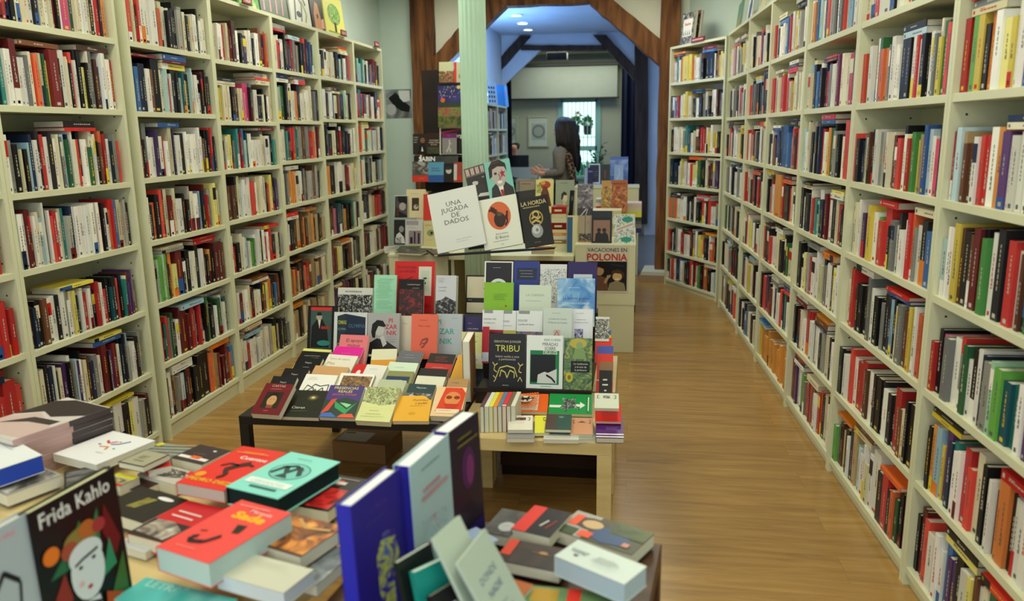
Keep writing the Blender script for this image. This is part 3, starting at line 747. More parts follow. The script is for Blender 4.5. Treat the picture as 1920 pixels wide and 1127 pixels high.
# ---- front row on the black table, then the rows behind it, leaning back on each other
zt = .57
kw = dict(z=zt, tilt=33, L=.175)
D('maroon paperback with framed portrait of a woman, front left corner of black table', (500, 718), (552, 721), cov='6e1a24', bm=(484, 771), t=.03, z=zt, tilt=30,
  art=[Rr(.2, .2, .8, .72, '2c2416'), Ee(.5, .44, .16, .17, 'c89a6c'), Pp([(.33, .46), (.36, .66), (.5, .7), (.64, .66), (.68, .44), (.6, .6), (.42, .6)], '1d120c'), Rr(.4, .2, .62, .3, '8f4a38'), Rr(.44, .47, .48, .48, BK_), Rr(.54, .47, .58, .48, BK_), Tt(.5, .88, .13, 'CARTAS', 'd9a49a', .01), Ls(.2, .8, .81, 2, 'c77d78'), Ls(.4, .62, .1, 1, 'd9a49a')])
D('dark olive book with a glowing spot of light, front of black table', (552, 731), (620, 733), cov='23241c', z=.53, tilt=22, bm=(549, 776), t=.02, asp=1.3,
  art=[Ee(.62, .72, .16, .12, '3c3a24'), Ee(.62, .72, .11, .08, '6b6136'), Ee(.62, .72, .07, .05, 'a8935a'), Ee(.62, .72, .035, .025, 'e9dcae'), Tt(.18, .3, .13, 'Cioran', 'd8d8cc', al='l'), Ls(.18, .8, .2, 1, '8b8b7c')])
D('purple book titled Presencias Reales with neon folds of colour', (620, 722), (684, 724), cov='43307a', z=zt, tilt=30, bm=(620, 779), t=.022,
  art=[Tt(.5, .88, .13, 'PRESENCIAS', 'd9cf62', .008), Tt(.5, .77, .13, 'REALES', 'd9cf62', .008), Tt(.5, .68, .09, 'GEORGE STEINER', 'd06a4a'), Pp([(0, 0), (1, 0), (1, .5), (.6, .62), (.2, .5), (0, .55)], '17382f'), Pp([(.0, .1), (.2, .55), (.34, .58), (.2, .2)], 'd8452c'), Pp([(.3, .5), (.7, .25), (.95, .48), (.7, .1), (.35, .3)], '2f9b5c'), Pp([(.45, .45), (.7, .3), (.8, .4), (.6, .44)], '8fd49a'), Pp([(0, 0), (.5, 0), (.3, .14), (.05, .12)], '3b68b8'), Pp([(.5, 0), (1, 0), (.9, .12), (.6, .1)], 'e0562e')])
D('pale yellow green book with a crowded pencil engraving', (690, 725), (752, 728), cov='d8dc9a', z=zt, tilt=30, bm=(690, 787), t=.028,
  art=[Nn(.0, .42, 1, 1, ('565c38', '99a36a', 'd2d69c'), 60, 2), Pp([(0, .4), (1, .36), (1, .52), (.6, .45), (0, .55)], 'd8dc9a'), Ls(.1, .9, .2, 2, '7f8450', .08), Ls(.3, .7, .3, 1, '7f8450')])
D('golden yellow book with thin brown title, front of black table', (746, 742), (811, 742), cov='e6ac30', z=.54, tilt=24, bm=(757, 787), t=.018,
  art=[Tt(.68, .78, .14, 'Humildad', '7a4c1c', al='c', sx=.8), Tt(.72, .66, .14, 'y poder', '7a4c1c', sx=.8), Ls(.4, .95, .58, 1, '8d5c22'), Ee(.5, .3, .1, .05, 'd79a22')])
D('orange and cream book with a red bearded head in spectacles', (820, 725), (876, 727), cov='e9c79a', z=zt, tilt=30, bm=(836, 781), t=.03,
  art=[Pp([(.12, .15), (.3, .98), (.85, .98), (1, .8), (.95, .1)], 'd9401f'), Ee(.6, .6, .26, .24, 'd98a4a'), Ee(.48, .64, .1, .06, '8c2c12'), Ee(.74, .64, .1, .06, '8c2c12'), Pp([(.35, .42), (.85, .42), (.7, .2), (.5, .2)], 'c7311a'), Rr(.15, .1, .9, .24, 'ecd9b8'), Ls(.2, .8, .18, 1, 'c23a1c')])
txb = [Tt(.5, .8, .1, 'Tiqqun', 'c9c9c9'), Ls(.3, .75, .66, 2, 'c9c9c9', .09), Ls(.3, .7, .4, 1, '8b8b8b')]
D('black paperback with tiny white title, lowest of four overlapping black ones', (513, 705), (558, 707), cov=BK_, art=txb, t=.02, **kw)
D('black paperback with tiny white title, second of four overlapping black ones', (535, 690), (580, 693), cov='1a181c', art=txb, t=.018, **kw)
D('black paperback with tiny white title, third of four overlapping black ones', (560, 669), (606, 672), cov=BK_, art=txb, t=.018, **kw)
D('yellow edged book with black title band behind the black paperbacks', (570, 653), (622, 656), cov='d9dc7c', z=zt, tilt=28, L=.18, t=.02, art=[Rr(0, .42, 1, .9, BK_), Ls(.15, .85, .72, 3, 'd8d8c8', .08)])
D('white book with a loose ink drawing of bent figures', (575, 701), (634, 704), cov=WH, z=zt, tilt=30, L=.165, t=.02,
  art=[Ls(.1, .5, .88, 2, '8f8f8f', .06), Bez([(.1, .3), (.2, .62), (.35, .55), (.42, .66), (.6, .6), (.85, .66), (.88, .3)], .012, '2b2b2b'), Bez([(.15, .35), (.4, .55), (.5, .35), (.7, .55), (.8, .3)], .014, '3a3a3a'), Bez([(.1, .22), (.4, .3), (.6, .2), (.9, .28)], .012, '2b2b2b'), Bez([(.3, .5), (.3, .2), (.5, .5), (.6, .25)], .01, '444444')])
D('white book with a brown crowded battle relief across the top', (640, 699), (704, 702), cov=WH, z=zt, tilt=30, L=.185, t=.02, art=[Nn(.1, .58, .95, .92, ('3a2416', '7c5a34', 'b08e5c'), 70), Ls(.2, .85, .48, 2, 'a9a9a4', .07)])
D('sage green paperback behind the pale engraving book', (712, 711), (763, 714), cov='b6bfa0', z=zt, tilt=30, L=.18, t=.02, art=[Ls(.2, .8, .8, 2, 'e5e6d8', .08)])
D('dark teal book with a black and white photograph of a landscape', (768, 719), (818, 722), cov='1d3b40', z=zt, tilt=30, L=.13, t=.02, art=[Tt(.5, .82, .1, 'Mapocho', 'd4d8d0'), Nn(0, .05, 1, .62, ('0e0f10', '5c6264', 'c7cac6'), 50)])
D('cream paperback above the dark teal landscape book', (783, 704), (836, 707), cov='dcdcc6', z=zt, tilt=30, L=.18, t=.02, art=[Rr(0, .1, 1, .45, 'cfd0b8')])
D('brown paperback with PESSOA in dark red capitals', (842, 709), (880, 711), cov='b0885a', z=zt, tilt=30, L=.18, t=.02, art=[Tt(.5, .62, .22, 'PESSOA', '7c1f14', .02), Ls(.2, .7, .86, 1, '6b4a28')])
D('tan book with a dark flying bird shape', (592, 685), (655, 689), cov='cfa070', z=zt, tilt=30, L=.19, t=.02, art=[Bez([(.15, .55), (.4, .6), (.55, .5), (.85, .66)], .03, '23222a'), Bez([(.45, .55), (.35, .42)], .025, '23222a')])
D('white book with three lines of gold title, behind the tan bird book', (617, 664), (672, 668), cov='ebe6d8', z=zt, tilt=32, L=.18, t=.018, art=[Tt(.1, .83, .12, 'Textos del cabaret', '9a9a90', al='l', sx=.75), Tt(.1, .66, .16, 'Max', 'b79a52', al='l'), Tt(.1, .5, .16, 'De Angelis', 'b79a52', al='l')])
D('plain magenta paperback below the salmon pink one', (630, 649), (682, 652), cov='e3239c', z=.58, tilt=34, L=.14, t=.014, art=[Ls(.3, .75, .7, 1, 'f29ad2')])
D('salmon pink book titled El apoyo mutuo', (639, 627), (692, 629), cov='ea8088', z=.63, tilt=58, L=.15, t=.022, art=[Tt(.52, .76, .17, 'El apoyo', '3c3033'), Tt(.52, .6, .17, 'mutuo', '3c3033')])
D('cream topped book with yellow band and dark strip photo', (698, 655), (745, 654), cov='d9d8bb', z=zt, tilt=32, L=.18, t=.018, art=[Rr(0, .25, 1, .62, 'd9962c'), Nn(0, .05, 1, .3, ('241812', '6b5236', 'a08c66'), 60)])
D('grey blue book with a reddish dusk skyline', (751, 657), (794, 660), cov='6b6a74', z=zt, tilt=32, L=.18, t=.018, art=[Rr(0, .2, 1, .62, '3f4358'), Nn(0, .2, 1, .4, ('2c2434', '8c4a3c', 'b26a4a'), 40), Ls(.2, .85, .85, 2, 'b9b9c0', .1)])
D('red book with black title box and a golden ring drawing', (807, 662), (855, 665), cov='c12a26', z=zt, tilt=32, L=.19, t=.018, art=[Rr(.0, .68, 1, 1, '221a1c'), Ls(.25, .8, .88, 3, 'c9584a', .07), Ee(.25, .34, .2, .16, 'b98a3a'), Ee(.25, .34, .14, .11, 'c12a26'), Ls(.2, .9, .55, 2, 'e0a090')])
D('amber yellow paperback tucked against the tall book end', (860, 665), (888, 667), cov='dfa435', z=.58, tilt=34, L=.21, t=.02, art=[Ls(.2, .8, .8, 1, 'a87420')])
D('small red book with a white fist mark', (668, 682), (692, 684), cov='d22b2b', z=.55, tilt=30, L=.17, t=.018, art=[Ee(.5, .7, .16, .09, 'f0e0e0')])
D('white book with small red ornamental title between red and mint ones', (689, 683), (727, 686), cov='e9e7e2', z=.56, tilt=31, L=.18, t=.022, art=[Tt(.5, .6, .15, 'gráfica', 'b04a5a'), Ls(.2, .8, .85, 1, 'aaaaaa')])
D('mint white paperback behind the olive book with a blue label', (731, 678), (785, 681), cov='d2e6d2', z=.56, tilt=31, L=.18, t=.02, art=[Ls(.2, .7, .82, 1, '9fb3a3')])
D('olive green book with a blue title label', (729, 695), (777, 697), cov='8a8c52', z=zt, tilt=30, L=.17, t=.018, art=[Rr(0, .5, .9, .82, '23385e'), Ls(.15, .8, .64, 1, 'cfd3c0', th=.05)])
D('black book with a red and white lettered title', (789, 690), (841, 693), cov='1b191b', z=zt, tilt=31, L=.17, t=.018, art=[Tt(.3, .6, .14, 'rock', 'c8473c', .02), Tt(.66, .5, .14, 'español', 'd9d4c8', .02)])

# ---- upright rows at the back of the black table
u_ = dict(tilt=76)
D('black book with a seated man and a red top stripe', (578, 573), (634, 574), y=3.72, L=.235, t=.035, cov='161418', hard=True,
  art=[Rr(.1, .9, .8, .97, 'd8322a'), Rr(.1, .08, .8, .9, '3f5a55'), Ee(.38, .76, .1, .07, 'b3a58e'), Pp([(.12, .1), (.14, .55), (.3, .7), (.5, .7), (.66, .5), (.72, .1)], '18181b'), Pp([(.34, .7), (.44, .7), (.4, .5)], 'd6d2c2'), Rr(.45, .5, .76, .56, 'a2322c'), Ee(.55, .2, .22, .06, '2d8a84'), Pp([(.3, .79), (.46, .79), (.45, .86), (.33, .86)], '1c1614')], **u_)
D('white book showing two thick navy volumes on its cover', (627, 585), (689, 586), y=3.66, L=.2, t=.02, cov='dcdee2',
  art=[Pp([(.1, .04), (.1, .9), (.34, .96), (.95, .88), (.95, .06)], '1d2c44'), Pp([(.1, .04), (.1, .9), (.34, .96), (.34, .0)], '2a3640'), Tt(.12, .7, .16, 'OMAS', 'b9c24a', .01, 'l', .6), Tt(.12, .55, .1, 'OLYMPIA', '7fa0b0', 0, 'l', .6), Tt(.44, .62, .15, 'OLYMPIA', '52708c', .01, 'l', .8), Tt(.12, .15, .14, 'OMAS', 'b9c24a', .01, 'l', .6)], **u_)
D('grey book titled Pizarnik with a woman resting her chin on her hand', (690, 587), (750, 587), y=3.66, L=.215, t=.022, cov='b3b2b4', hard=True,
  art=[Tt(.72, .78, .19, 'PI', 'c5203a', .01), Tt(.74, .64, .19, 'ZAR', 'c5203a', .01), Tt(.76, .5, .19, 'NIK', 'c5203a', .01), Ls(.6, .95, .45, 3, '8a8a8c', .05), Pp([(.02, .02), (.05, .3), (.3, .42), (.6, .36), (.95, .2), (1, .02)], '2a282a'), Ee(.38, .6, .15, .13, 'c9c7c6'), Pp([(.12, .56), (.15, .74), (.3, .84), (.48, .82), (.58, .7), (.5, .68), (.34, .7), (.26, .56), (.24, .42), (.16, .44)], '19171a'), Pp([(.4, .44), (.5, .5), (.62, .3), (.5, .22)], 'd0cecd'), Rr(.06, .0, .3, .05, 'eeeeee')], **u_)
D('plain cream paperback beside the salmon orange one', (749, 592), (774, 592), y=3.70, L=.20, t=.015, cov='ddd5c2', art=[Ls(.2, .8, .8, 1, 'a59c88')], **u_)
D('salmon orange book with a small winged brush emblem', (772, 588), (821, 590), y=3.58, L=.215, t=.012, cov='ee6f57',
  art=[Ls(.3, .72, .86, 1, '9c3a2e'), Tt(.5, .72, .09, 'Física oculta', '9c3a2e'), Bez([(.35, .3), (.42, .42), (.6, .46), (.65, .44), (.55, .36), (.48, .28), (.4, .26)], .02, '93483c'), Bez([(.42, .34), (.6, .36), (.66, .44)], .014, '93483c')], **u_)
D('pale blue grey book with large teal letters of Pizarnik', (819, 587), (867, 590), y=3.66, L=.215, t=.022, cov='bcc6cf',
  art=[Tt(.0, .76, .28, 'PI', '35a7a4', .01, 'l'), Tt(.12, .54, .3, 'ZAR', '35a7a4', .01, 'l'), Tt(.14, .32, .3, 'NIK', '35a7a4', .01, 'l'), Ls(.6, .9, .9, 1, '93a0a6')], **u_)
D('small dark purple book behind the pale yellow one', (868, 592), (907, 594), y=3.70, L=.16, t=.02, cov='34285e', art=[Tt(.5, .6, .09, 'La fábrica del Estado', 'd3cfe0', 0, 'c', .7), Ls(.25, .5, .78, 1, 'b3aed0')], **u_)
D('pale yellow paperback leaning left of the dark step display', (866, 622), (906, 623), y=3.5, L=.17, t=.014, cov='dfe09a', art=[Tt(.6, .72, .12, 'El ojo', '5f6340'), Ls(.4, .9, .88, 1, '8f935c'), Rr(0, .1, 1, .42, 'e5e4d2'), Tt(.5, .22, .13, 'El hambre', '32322c')], **u_)
D('landscape book with a black and white crowd engraving', (634, 539), (699, 540), y=3.83, L=.165, t=.02, cov='d6d6cf', art=[Nn(0, 0, 1, .78, ('0e0e0e', '2a2a2a', 'cfcfcb'), 55, 2), Ls(.2, .85, .86, 1, '8a8a86', th=.04)], **u_)
D('mint green book printed all over with small text', (702, 516), (744, 515), y=3.86, L=.22, t=.012, cov='a5e0c0', art=[Ls(.12, .88, .9, 12, '6aa98b', .04, seed=3), Ls(.12, .88, .38, 5, '6aa98b', .04, seed=9)], **u_)
D('large red book with a small cream panel on its cover', (741, 490), (816, 490), y=3.93, L=.27, t=.014, cov='cf1f20', art=[Tt(.07, .86, .12, 'homenaje', '7e1010', .01, 'l'), Tt(.07, .78, .12, 'cordobés', '7e1010', .01, 'l'), Rr(.6, .34, .92, .9, 'd8d4c4'), Rr(.66, .42, .86, .82, 'c3cdbc'), Rr(.72, .66, .8, .69, BK_), Rr(.74, .56, .78, .6, BK_), Bez([(.2, .62), (.45, .7)], .008, '7e1010'), Ls(.68, .95, .16, 2, '7e1010')], **u_)
D('near black book with dim red glowing shapes', (748, 524), (795, 523), y=3.80, L=.23, t=.018, cov='190c0f', art=[Nn(.04, .04, .96, .78, ('12090b', '3c0d10', '96181c'), 25, 2), Tt(.6, .87, .085, 'La experiencia de la guerra', 'd6c4c0', 0, 'c', .55), Ls(.55, .9, .8, 1, 'b3a29c')], **u_)
D('thick white book with a black crowd silhouette at its foot', (818, 516), (856, 517), y=3.82, L=.21, t=.045, cov='cdd0da', pages='c9c9a8', hard=True, art=[Ls(.1, .5, .92, 3, '8e90a0', .04), Tt(.15, .7, .1, 'Comunidad,', '6a6c7c', 0, 'l', .8), Tt(.15, .62, .1, 'inmunidad', '6a6c7c', 0, 'l', .8), Np([(0, .0), (1, .0), (1, .38), (.8, .42), (.5, .5), (.3, .42), (0, .38)], ('0b0b0c', '1b1b1d', 'a5a5a8'), 60)], **u_)
D('black framed cream board with a small flying bird silhouette', (874, 515), (922, 517), y=4.0, L=.205, t=.012, cov='14120f', hard=True, art=[Rr(.05, .04, 1, .96, 'd5ccb0'), Rr(.05, .30, 1, .42, '14120f'), Ls(.1, .3, .36, 1, 'c9c0a6'), Pp([(.68, .66), (.74, .64), (.78, .74), (.8, .64), (.98, .66), (.8, .7), (.78, .58), (.74, .68)], '14120f')], **u_)

# ---- tall book end between the two tables
p0 = at(905, 640, z=.76)
mb = MB(); T = Matrix.Translation((-.66, 3.13, .4515)) 
b = MB(); b.box((0, 0, 0), (.0025, .17, .27), '8f6b45'); b.box((-.032, 0, 0), (-.0295, .17, .27), '8f6b45'); b.box((-.032, .168, 0), (.0025, .17, .27), '8f6b45')
o = b.build('displayed_book', 'print', T=T @ Matrix.Rotation(R(4), 4, 'Z')); tag(o, 'tall thick book standing with its white page edges out beside the black steps', 'displayed book')
b = MB(); b.box((-.0295, .003, .003), (0, .168, .267), 'e6e4da'); b.build('page_block', 'paper', o)

# ---- stepped display, bottom row
def step(i): return dict(y=STEP[i][0]+.045, tilt=77)
D('black book titled Tribu with yellow cave drawings', (918, 625), (986, 627), y=3.19, tilt=78, L=.232, t=.018, cov='1c1a20',
  art=[Tt(.5, .84, .085, 'SEBASTIAN JUNGER', 'c0b9a6', 0, 'c', 1.0), Tt(.5, .68, .25, 'TRIBU', 'd0cf58', .0), Tt(.5, .57, .085, 'Sobre vuelta a casa', 'c9c3b4'), Tt(.5, .52, .085, 'y pertenencia', 'c9c3b4'),
       Bez([(.2, .2), (.3, .38), (.5, .42), (.7, .38), (.78, .22)], .012, 'c9c06a'), Bez([(.3, .22), (.34, .34), (.45, .3), (.5, .2), (.58, .34), (.7, .3), (.7, .2)], .012, 'c9c06a'), Bez([(.1, .48), (.16, .42), (.24, .46)], .01, 'c9c06a'), Bez([(.16, .42), (.14, .34), (.22, .3)], .01, 'c9c06a'),
       Bez([(.8, .48), (.86, .42), (.94, .46)], .01, 'c9c06a'), Bez([(.86, .42), (.82, .32), (.9, .3)], .01, 'c9c06a'), Bez([(.12, .24), (.2, .18), (.14, .12)], .01, 'c9c06a'), Bez([(.8, .14), (.86, .22), (.92, .14)], .01, 'c9c06a'), Ls(.38, .62, .06, 1, 'c9c3b4')])
D('white and green book titled Miradas sobre Deleuze with an inky face', (988, 628), (1056, 631), y=3.19, tilt=78, L=.222, t=.024, cov='e2e9ea',
  art=[Tt(.48, .9, .09, 'RENÉ SCHÉRER', '2a6a50', .0, 'l', .75), Tt(.44, .81, .13, 'MIRADAS', '3a3f46', .0, 'l', .8), Tt(.5, .73, .13, 'SOBRE', '3a3f46', .0, 'l', .8), Rr(.1, .08, .9, .72, '117a45'), Rr(.12, .12, .80, .64, '101214'), Tt(.46, .655, .13, 'DELEUZE', 'e8eee8', .01, 'l', .75), Pp([(.3, .1), (.32, .26), (.5, .32), (.6, .3), (.84, .38), (.84, .1)], 'cfd4d4'), Bez([(.55, .26), (.7, .2), (.8, .12)], .02, '16181a'), Ls(.4, .8, .04, 1, '117a45')])
D('green and ochre book with a gardener and sunflower illustration', (1058, 633), (1111, 636), y=3.19, tilt=78, L=.215, t=.018, cov='5b7a50',
  art=[Nn(0, 0, 1, 1, ('2f5244', '5b7c4c', 'a9a850'), 30, 2), Ee(.5, .9, .3, .1, 'b9ad46'), Ee(.55, .86, .12, .07, '8aa070'), Pp([(.3, .6), (.4, .8), (.7, .8), (.8, .6)], '7d9a5e'), Rr(.25, .34, .92, .56, '141613'), Tt(.6, .49, .09, 'La meditación', 'd5dccb'), Tt(.6, .43, .09, 'y el arte de', 'd5dccb'), Tt(.6, .37, .09, 'la jardinería', 'd5dccb')] +
  [Ee(.2+.09*math.cos(a), .24+.065*math.sin(a), .05, .035, 'c3b63c', 8) for a in [k*math.pi/5 for k in range(10)]] + [Ee(.2, .24, .06, .045, '7a7026')])
# second row
y2 = 3.40
D('white book with the name Hannah Arendt over a black and red photo', (905, 581), (944, 582), y=y2, tilt=77, L=.20, t=.014, cov='e3e6e8', art=[Rr(.08, .93, .5, 1, '8e9298'), Tt(.06, .78, .12, 'HANNAH ARE', '5c6066', 0, 'l', .8), Tt(.06, .7, .1, 'Tu hombre en él', '5c6066', 0, 'l', .8), Rr(0, 0, 1, .56, 'a01a2c'), Rr(.15, .0, 1, .5, '15131a')])
D('white book with the name Kafka over a yellow and blue picture', (943, 582), (968, 583), y=y2+.004, tilt=77, L=.20, t=.014, cov='e3e6e8', art=[Rr(.08, .93, .7, 1, '8e9298'), Tt(.06, .74, .19, 'KAFKA', '5c6066', 0, 'l', .8), Ls(.06, .9, .66, 1, '8e9298'), Rr(0, 0, 1, .56, 'b9b45c'), Rr(.3, 0, 1, .4, '4a5a9c')])
D('white book with the name Deleuze over a street riot picture', (969, 582), (1018, 584), y=y2, tilt=77, L=.2, t=.014, cov='e3e6e8', art=[Rr(.08, .93, .5, 1, '8e9298'), Tt(.06, .76, .11, 'DELEUZE', '5c6066', 0, 'l', .8), Tt(.06, .68, .1, 'La política del diverso', '5c6066', 0, 'l', .7), Nn(0, 0, 1, .54, ('2b2a3c', '6a6a8a', 'b0774e'), 50)])
D('pale sage book with a small red square emblem', (1019, 577), (1073, 578), y=y2-.03, tilt=77, L=.2, t=.014, cov='c9d3cc', art=[Ls(.3, .7, .88, 1, '8fa096'), Tt(.5, .74, .095, 'La buena de Cencini', '7c8a82', 0, 'c', .8), Tt(.5, .66, .095, 'El Rebozo de Ariadna', '7c8a82', 0, 'c', .8), Rr(.36, .34, .6, .52, 'cdb4b2'), Bez([(.38, .36), (.48, .5), (.58, .36)], .01, 'b05a5a')])
D('white book with an inky blue square sketch', (1072, 579), (1112, 580), y=y2, tilt=77, L=.2, t=.014, cov='e2e5ec', art=[Ls(.2, .7, .9, 1, '9aa0ae'), Ls(.1, .9, .76, 2, '7c8292', .06), Nn(.15, .34, .55, .56, ('2a2a5c', '8a8ab8', 'd8d8e8'), 90)])
D('thin crimson paperback edge peeping left of the black cave drawing book', (905, 612), (917, 613), y=y2-.1, tilt=77, L=.16, t=.012, cov='b0142a', art=[Rr(0, .05, 1, .3, 'c6d0dc')])
# third row
y3 = 3.58
D('plain lime green book with tiny red mark', (908, 530), (963, 529), y=y3, tilt=77, L=.2, t=.012, cov='86ba2a', art=[Ls(.3, .8, .72, 4, '55801c', .04), Ee(.75, .45, .03, .025, 'a83a1c')])
D('pale mint book with faint grey title in the third row', (974, 534), (1034, 535), y=y3, tilt=77, L=.2, t=.012, cov='d0dccb', art=[Tt(.5, .74, .1, 'LA CABRERA', '93a092'), Ls(.2, .85, .63, 1, 'a2ae9e'), Tt(.5, .3, .07, 'MIGUEL DRUMOND', '93a092')])
D('blue book with a cloudy sky cover', (1046, 521), (1116, 523), y=y3, tilt=77, L=.22, t=.014, cov='3c7fc4', art=[Nn(0, 0, 1, 1, ('2f74c0', '5e9ad4', 'b4d2ea', 'e4eef6'), 9, 1), Tt(.5, .56, .1, 'La lectura gozosa', '1f4a86', .01), Tt(.5, .46, .07, 'JUAN PABLO RODRIGO', 'e3ecf4'), Ls(.3, .7, .8, 1, 'dde8f2')])
# top row
y4 = 3.76
D('dark book with a white and green half circle emblem', (909, 490), (962, 490), y=y4, tilt=77, L=.2, t=.018, cov='e8e8e4', hard=True, art=[Rr(.05, .03, .96, .97, '23202a'), Ee(.5, .34, .34, .24, 'e0e6e2'), Ee(.5, .34, .25, .17, '3f9a7c'), Ee(.5, .38, .07, .05, 'c8452e'), Ls(.3, .65, .84, 1, 'c0bcc8')])
D('blue violet book with a small dark title panel', (964, 489), (1011, 490), y=y4, tilt=77, L=.24, t=.018, cov='2c3b8c', art=[Rr(.12, .62, .92, .86, '202a4c'), Ls(.2, .85, .8, 3, 'b0a878', .06)])
D('white book with pale black pencil city sketch', (1013, 495), (1063, 496), y=y4, tilt=77, L=.22, t=.016, cov='dadcdc', art=[Nn(.0, .15, 1, .9, ('3a3c3e', 'b9bcbc', 'dcdede', 'e2e4e4'), 60, 3)])
D('deep purple book with a white framed label', (1065, 490), (1120, 492), y=y4, tilt=77, L=.25, t=.016, cov='2c1a5c', hard=True, art=[Rr(.2, .28, .84, .76, 'c9d6e6'), Rr(.26, .34, .78, .7, 'b3c5dc')])

# ---- small paperbacks on the birch table
D('orange brick pattern pocket book lying sideways with a dark lizard', (949, 737), (1029, 739), z=.515, tilt=24, L=.105, t=.018, cov='e8641e', cat='displayed book',
  art=[Rr(.04, .08, .78, .92, 'd9cdbb')] + [Rr(.06+.058*i+(.03 if j % 2 else 0), .12+.1*j, .105+.058*i+(.03 if j % 2 else 0), .19+.1*j, 'e06a26') for i in range(12) for j in range(8)] + [Ee(.48, .5, .16, .17, 'd9cdbb'), Bez([(.38, .5), (.58, .52)], .05, '2c2622'), Bez([(.42, .4), (.46, .5), (.4, .62)], .02, '2c2622'), Bez([(.54, .38), (.52, .5), (.58, .64)], .02, '2c2622'), Bez([(.58, .52), (.68, .56)], .02, '2c2622')])
D('green pocket book lying sideways with spiky machine and white arrow', (1031, 738), (1111, 740), z=.515, tilt=24, L=.115, t=.018, cov='179247',
  art=[Pp([(.02, .3), (.3, .3), (.3, .42), (.02, .42)], 'e5ebe2'), Pp([(.62, .36), (.72, .36), (.72, .26), (.84, .44), (.72, .6), (.72, .48), (.62, .48)], 'e5ebe2'), Np([(.26, .3), (.34, .5), (.3, .8), (.5, .7), (.62, .85), (.6, .5), (.72, .2), (.5, .3), (.4, .1)], ('101512', '4d5a52', 'b9c4bb'), 60, 2), Rr(.86, .05, .96, .95, '128040'), Bez([(.91, .15), (.91, .85)], .012, 'dfe8da')])
for i, (u, c) in enumerate([(899, '4a1c2c'), (906, 'd4d8cc'), (912, 'd9d83a'), (919, 'e0862c'), (925, '5a8098'), (932, 'e03048'), (938, '7a6248'), (944, 'd8dcd2')]):
    nm = ['dark maroon', 'white', 'yellow', 'orange', 'blue grey', 'red', 'brown', 'pale grey'][i]
    xx = -.556+i*.0166; b = MB(); t_ = .0155; hh = .105; dd = .17
    b.box((0, 0, 0), (.001, dd, hh), c); b.box((t_-.001, 0, 0), (t_, dd, hh), c); b.box((.001, 0, hh-.001), (t_-.001, dd, hh), c)
    if i == 5: b.poly([(0, .004, hh+.0003), (t_, .004, hh+.0003), (t_, .014, hh+.0003), (0, .014, hh+.0003)], WH)
    o = b.build('displayed_book', 'print', T=Matrix.Translation((xx, 2.80+.003*i, .4505))); tag(o, '%s pocket book standing spine up in the small row on birch table' % nm, 'displayed book', 'pocket books standing spine up')
    b = MB(); b.box((.001, .001, .001), (t_-.001, dd-.001, hh-.0015), 'd8d8c6'); b.build('page_block', 'paper', o)
brk = lambda c='2a2a26': [Bez([(.2, .84), (.12, .84), (.12, .66), (.2, .66)], .012, c), Bez([(.8, .84), (.88, .84), (.88, .66), (.8, .66)], .012, c)]
kz = dict(tilt=8, t=.014)
D('grey pocket book underneath the white bracketed one', (953, 790), (1003, 790), z=.472, bm=(985, 822), cov='8c8a8a', tilt=2, t=.018)
D('cream pocket book with bracketed small dark picture', (954, 779), (999, 779), z=.50, bm=(965, 805), cov='e2ddd0', art=brk()+[Nn(.28, .66, .72, .84, ('2a1410', '5a3024', 'a0705a'), 90), Ls(.2, .8, .45, 1, 'c9c0b0')], **kz)
D('yellow pocket book with a black bracket, partly covered', (1003, 779), (1030, 779), z=.49, bm=(1003, 812), cov='dfdb3c', art=[Bez([(.75, .86), (.6, .86), (.6, .7), (.75, .7)], .016, BK_)], **kz)
D('dark green and brown pocket book spread over the yellow one', (1025, 776), (1072, 777), z=.505, bm=(1036, 804), cov='1f4a44', art=[Rr(0, 0, .42, 1, '4a3634'), Ee(.6, .8, .1, .06, '6a8a84')], **kz)
D('peach brown pocket book with bracket marks', (1071, 783), (1112, 784), z=.49, bm=(1078, 814), cov='c98f6a', art=brk()+[Pp([(.3, .7), (.5, .8), (.7, .7)], '4a3c2c')], **kz)
D('white pocket book sticking out under the dark green one', (1022, 792), (1085, 793), z=.468, bm=(1040, 824), cov='c9c9c2', tilt=2, t=.015)
D('grey green pocket book under the peach one', (1065, 790), (1112, 790), z=.468, bm=(1078, 826), cov='9aa08c', tilt=2, t=.015)
# column of bracketed pocket books at the right edge
D('sage white pocket book with bracketed picture, top of the right column', (1115, 737), (1160, 738), z=.60, tilt=25, bm=(1138, 765), cov='ccd2c0', t=.014, art=brk()+[Nn(.36, .66, .64, .84, ('101010', '6a6a6a', 'c0c0c0'), 90)])
D('bright red pocket book with bracketed picture, right edge of birch table', (1116, 757), (1164, 758), z=.55, tilt=25, bm=(1142, 790), cov='e02a1e', t=.014, art=brk()+[Nn(.3, .64, .7, .82, ('101010', '6a5a4a', 'a09080'), 90)])
D('violet pocket book with bracketed face and white stripe, right edge of birch table', (1117, 778), (1167, 779), z=.51, tilt=14, bm=(1142, 822), cov='4f1d6e', t=.022, art=brk('caa8d8')+[Nn(.3, .66, .7, .84, ('1a1a1a', '7a6a7a', 'c0b8c0'), 90), Ls(.35, .85, .45, 4, 'a67cc0', .05), Rr(0, .13, 1, .18, 'e8e4ea'), Rr(0, .02, 1, .07, 'e8e4ea')])
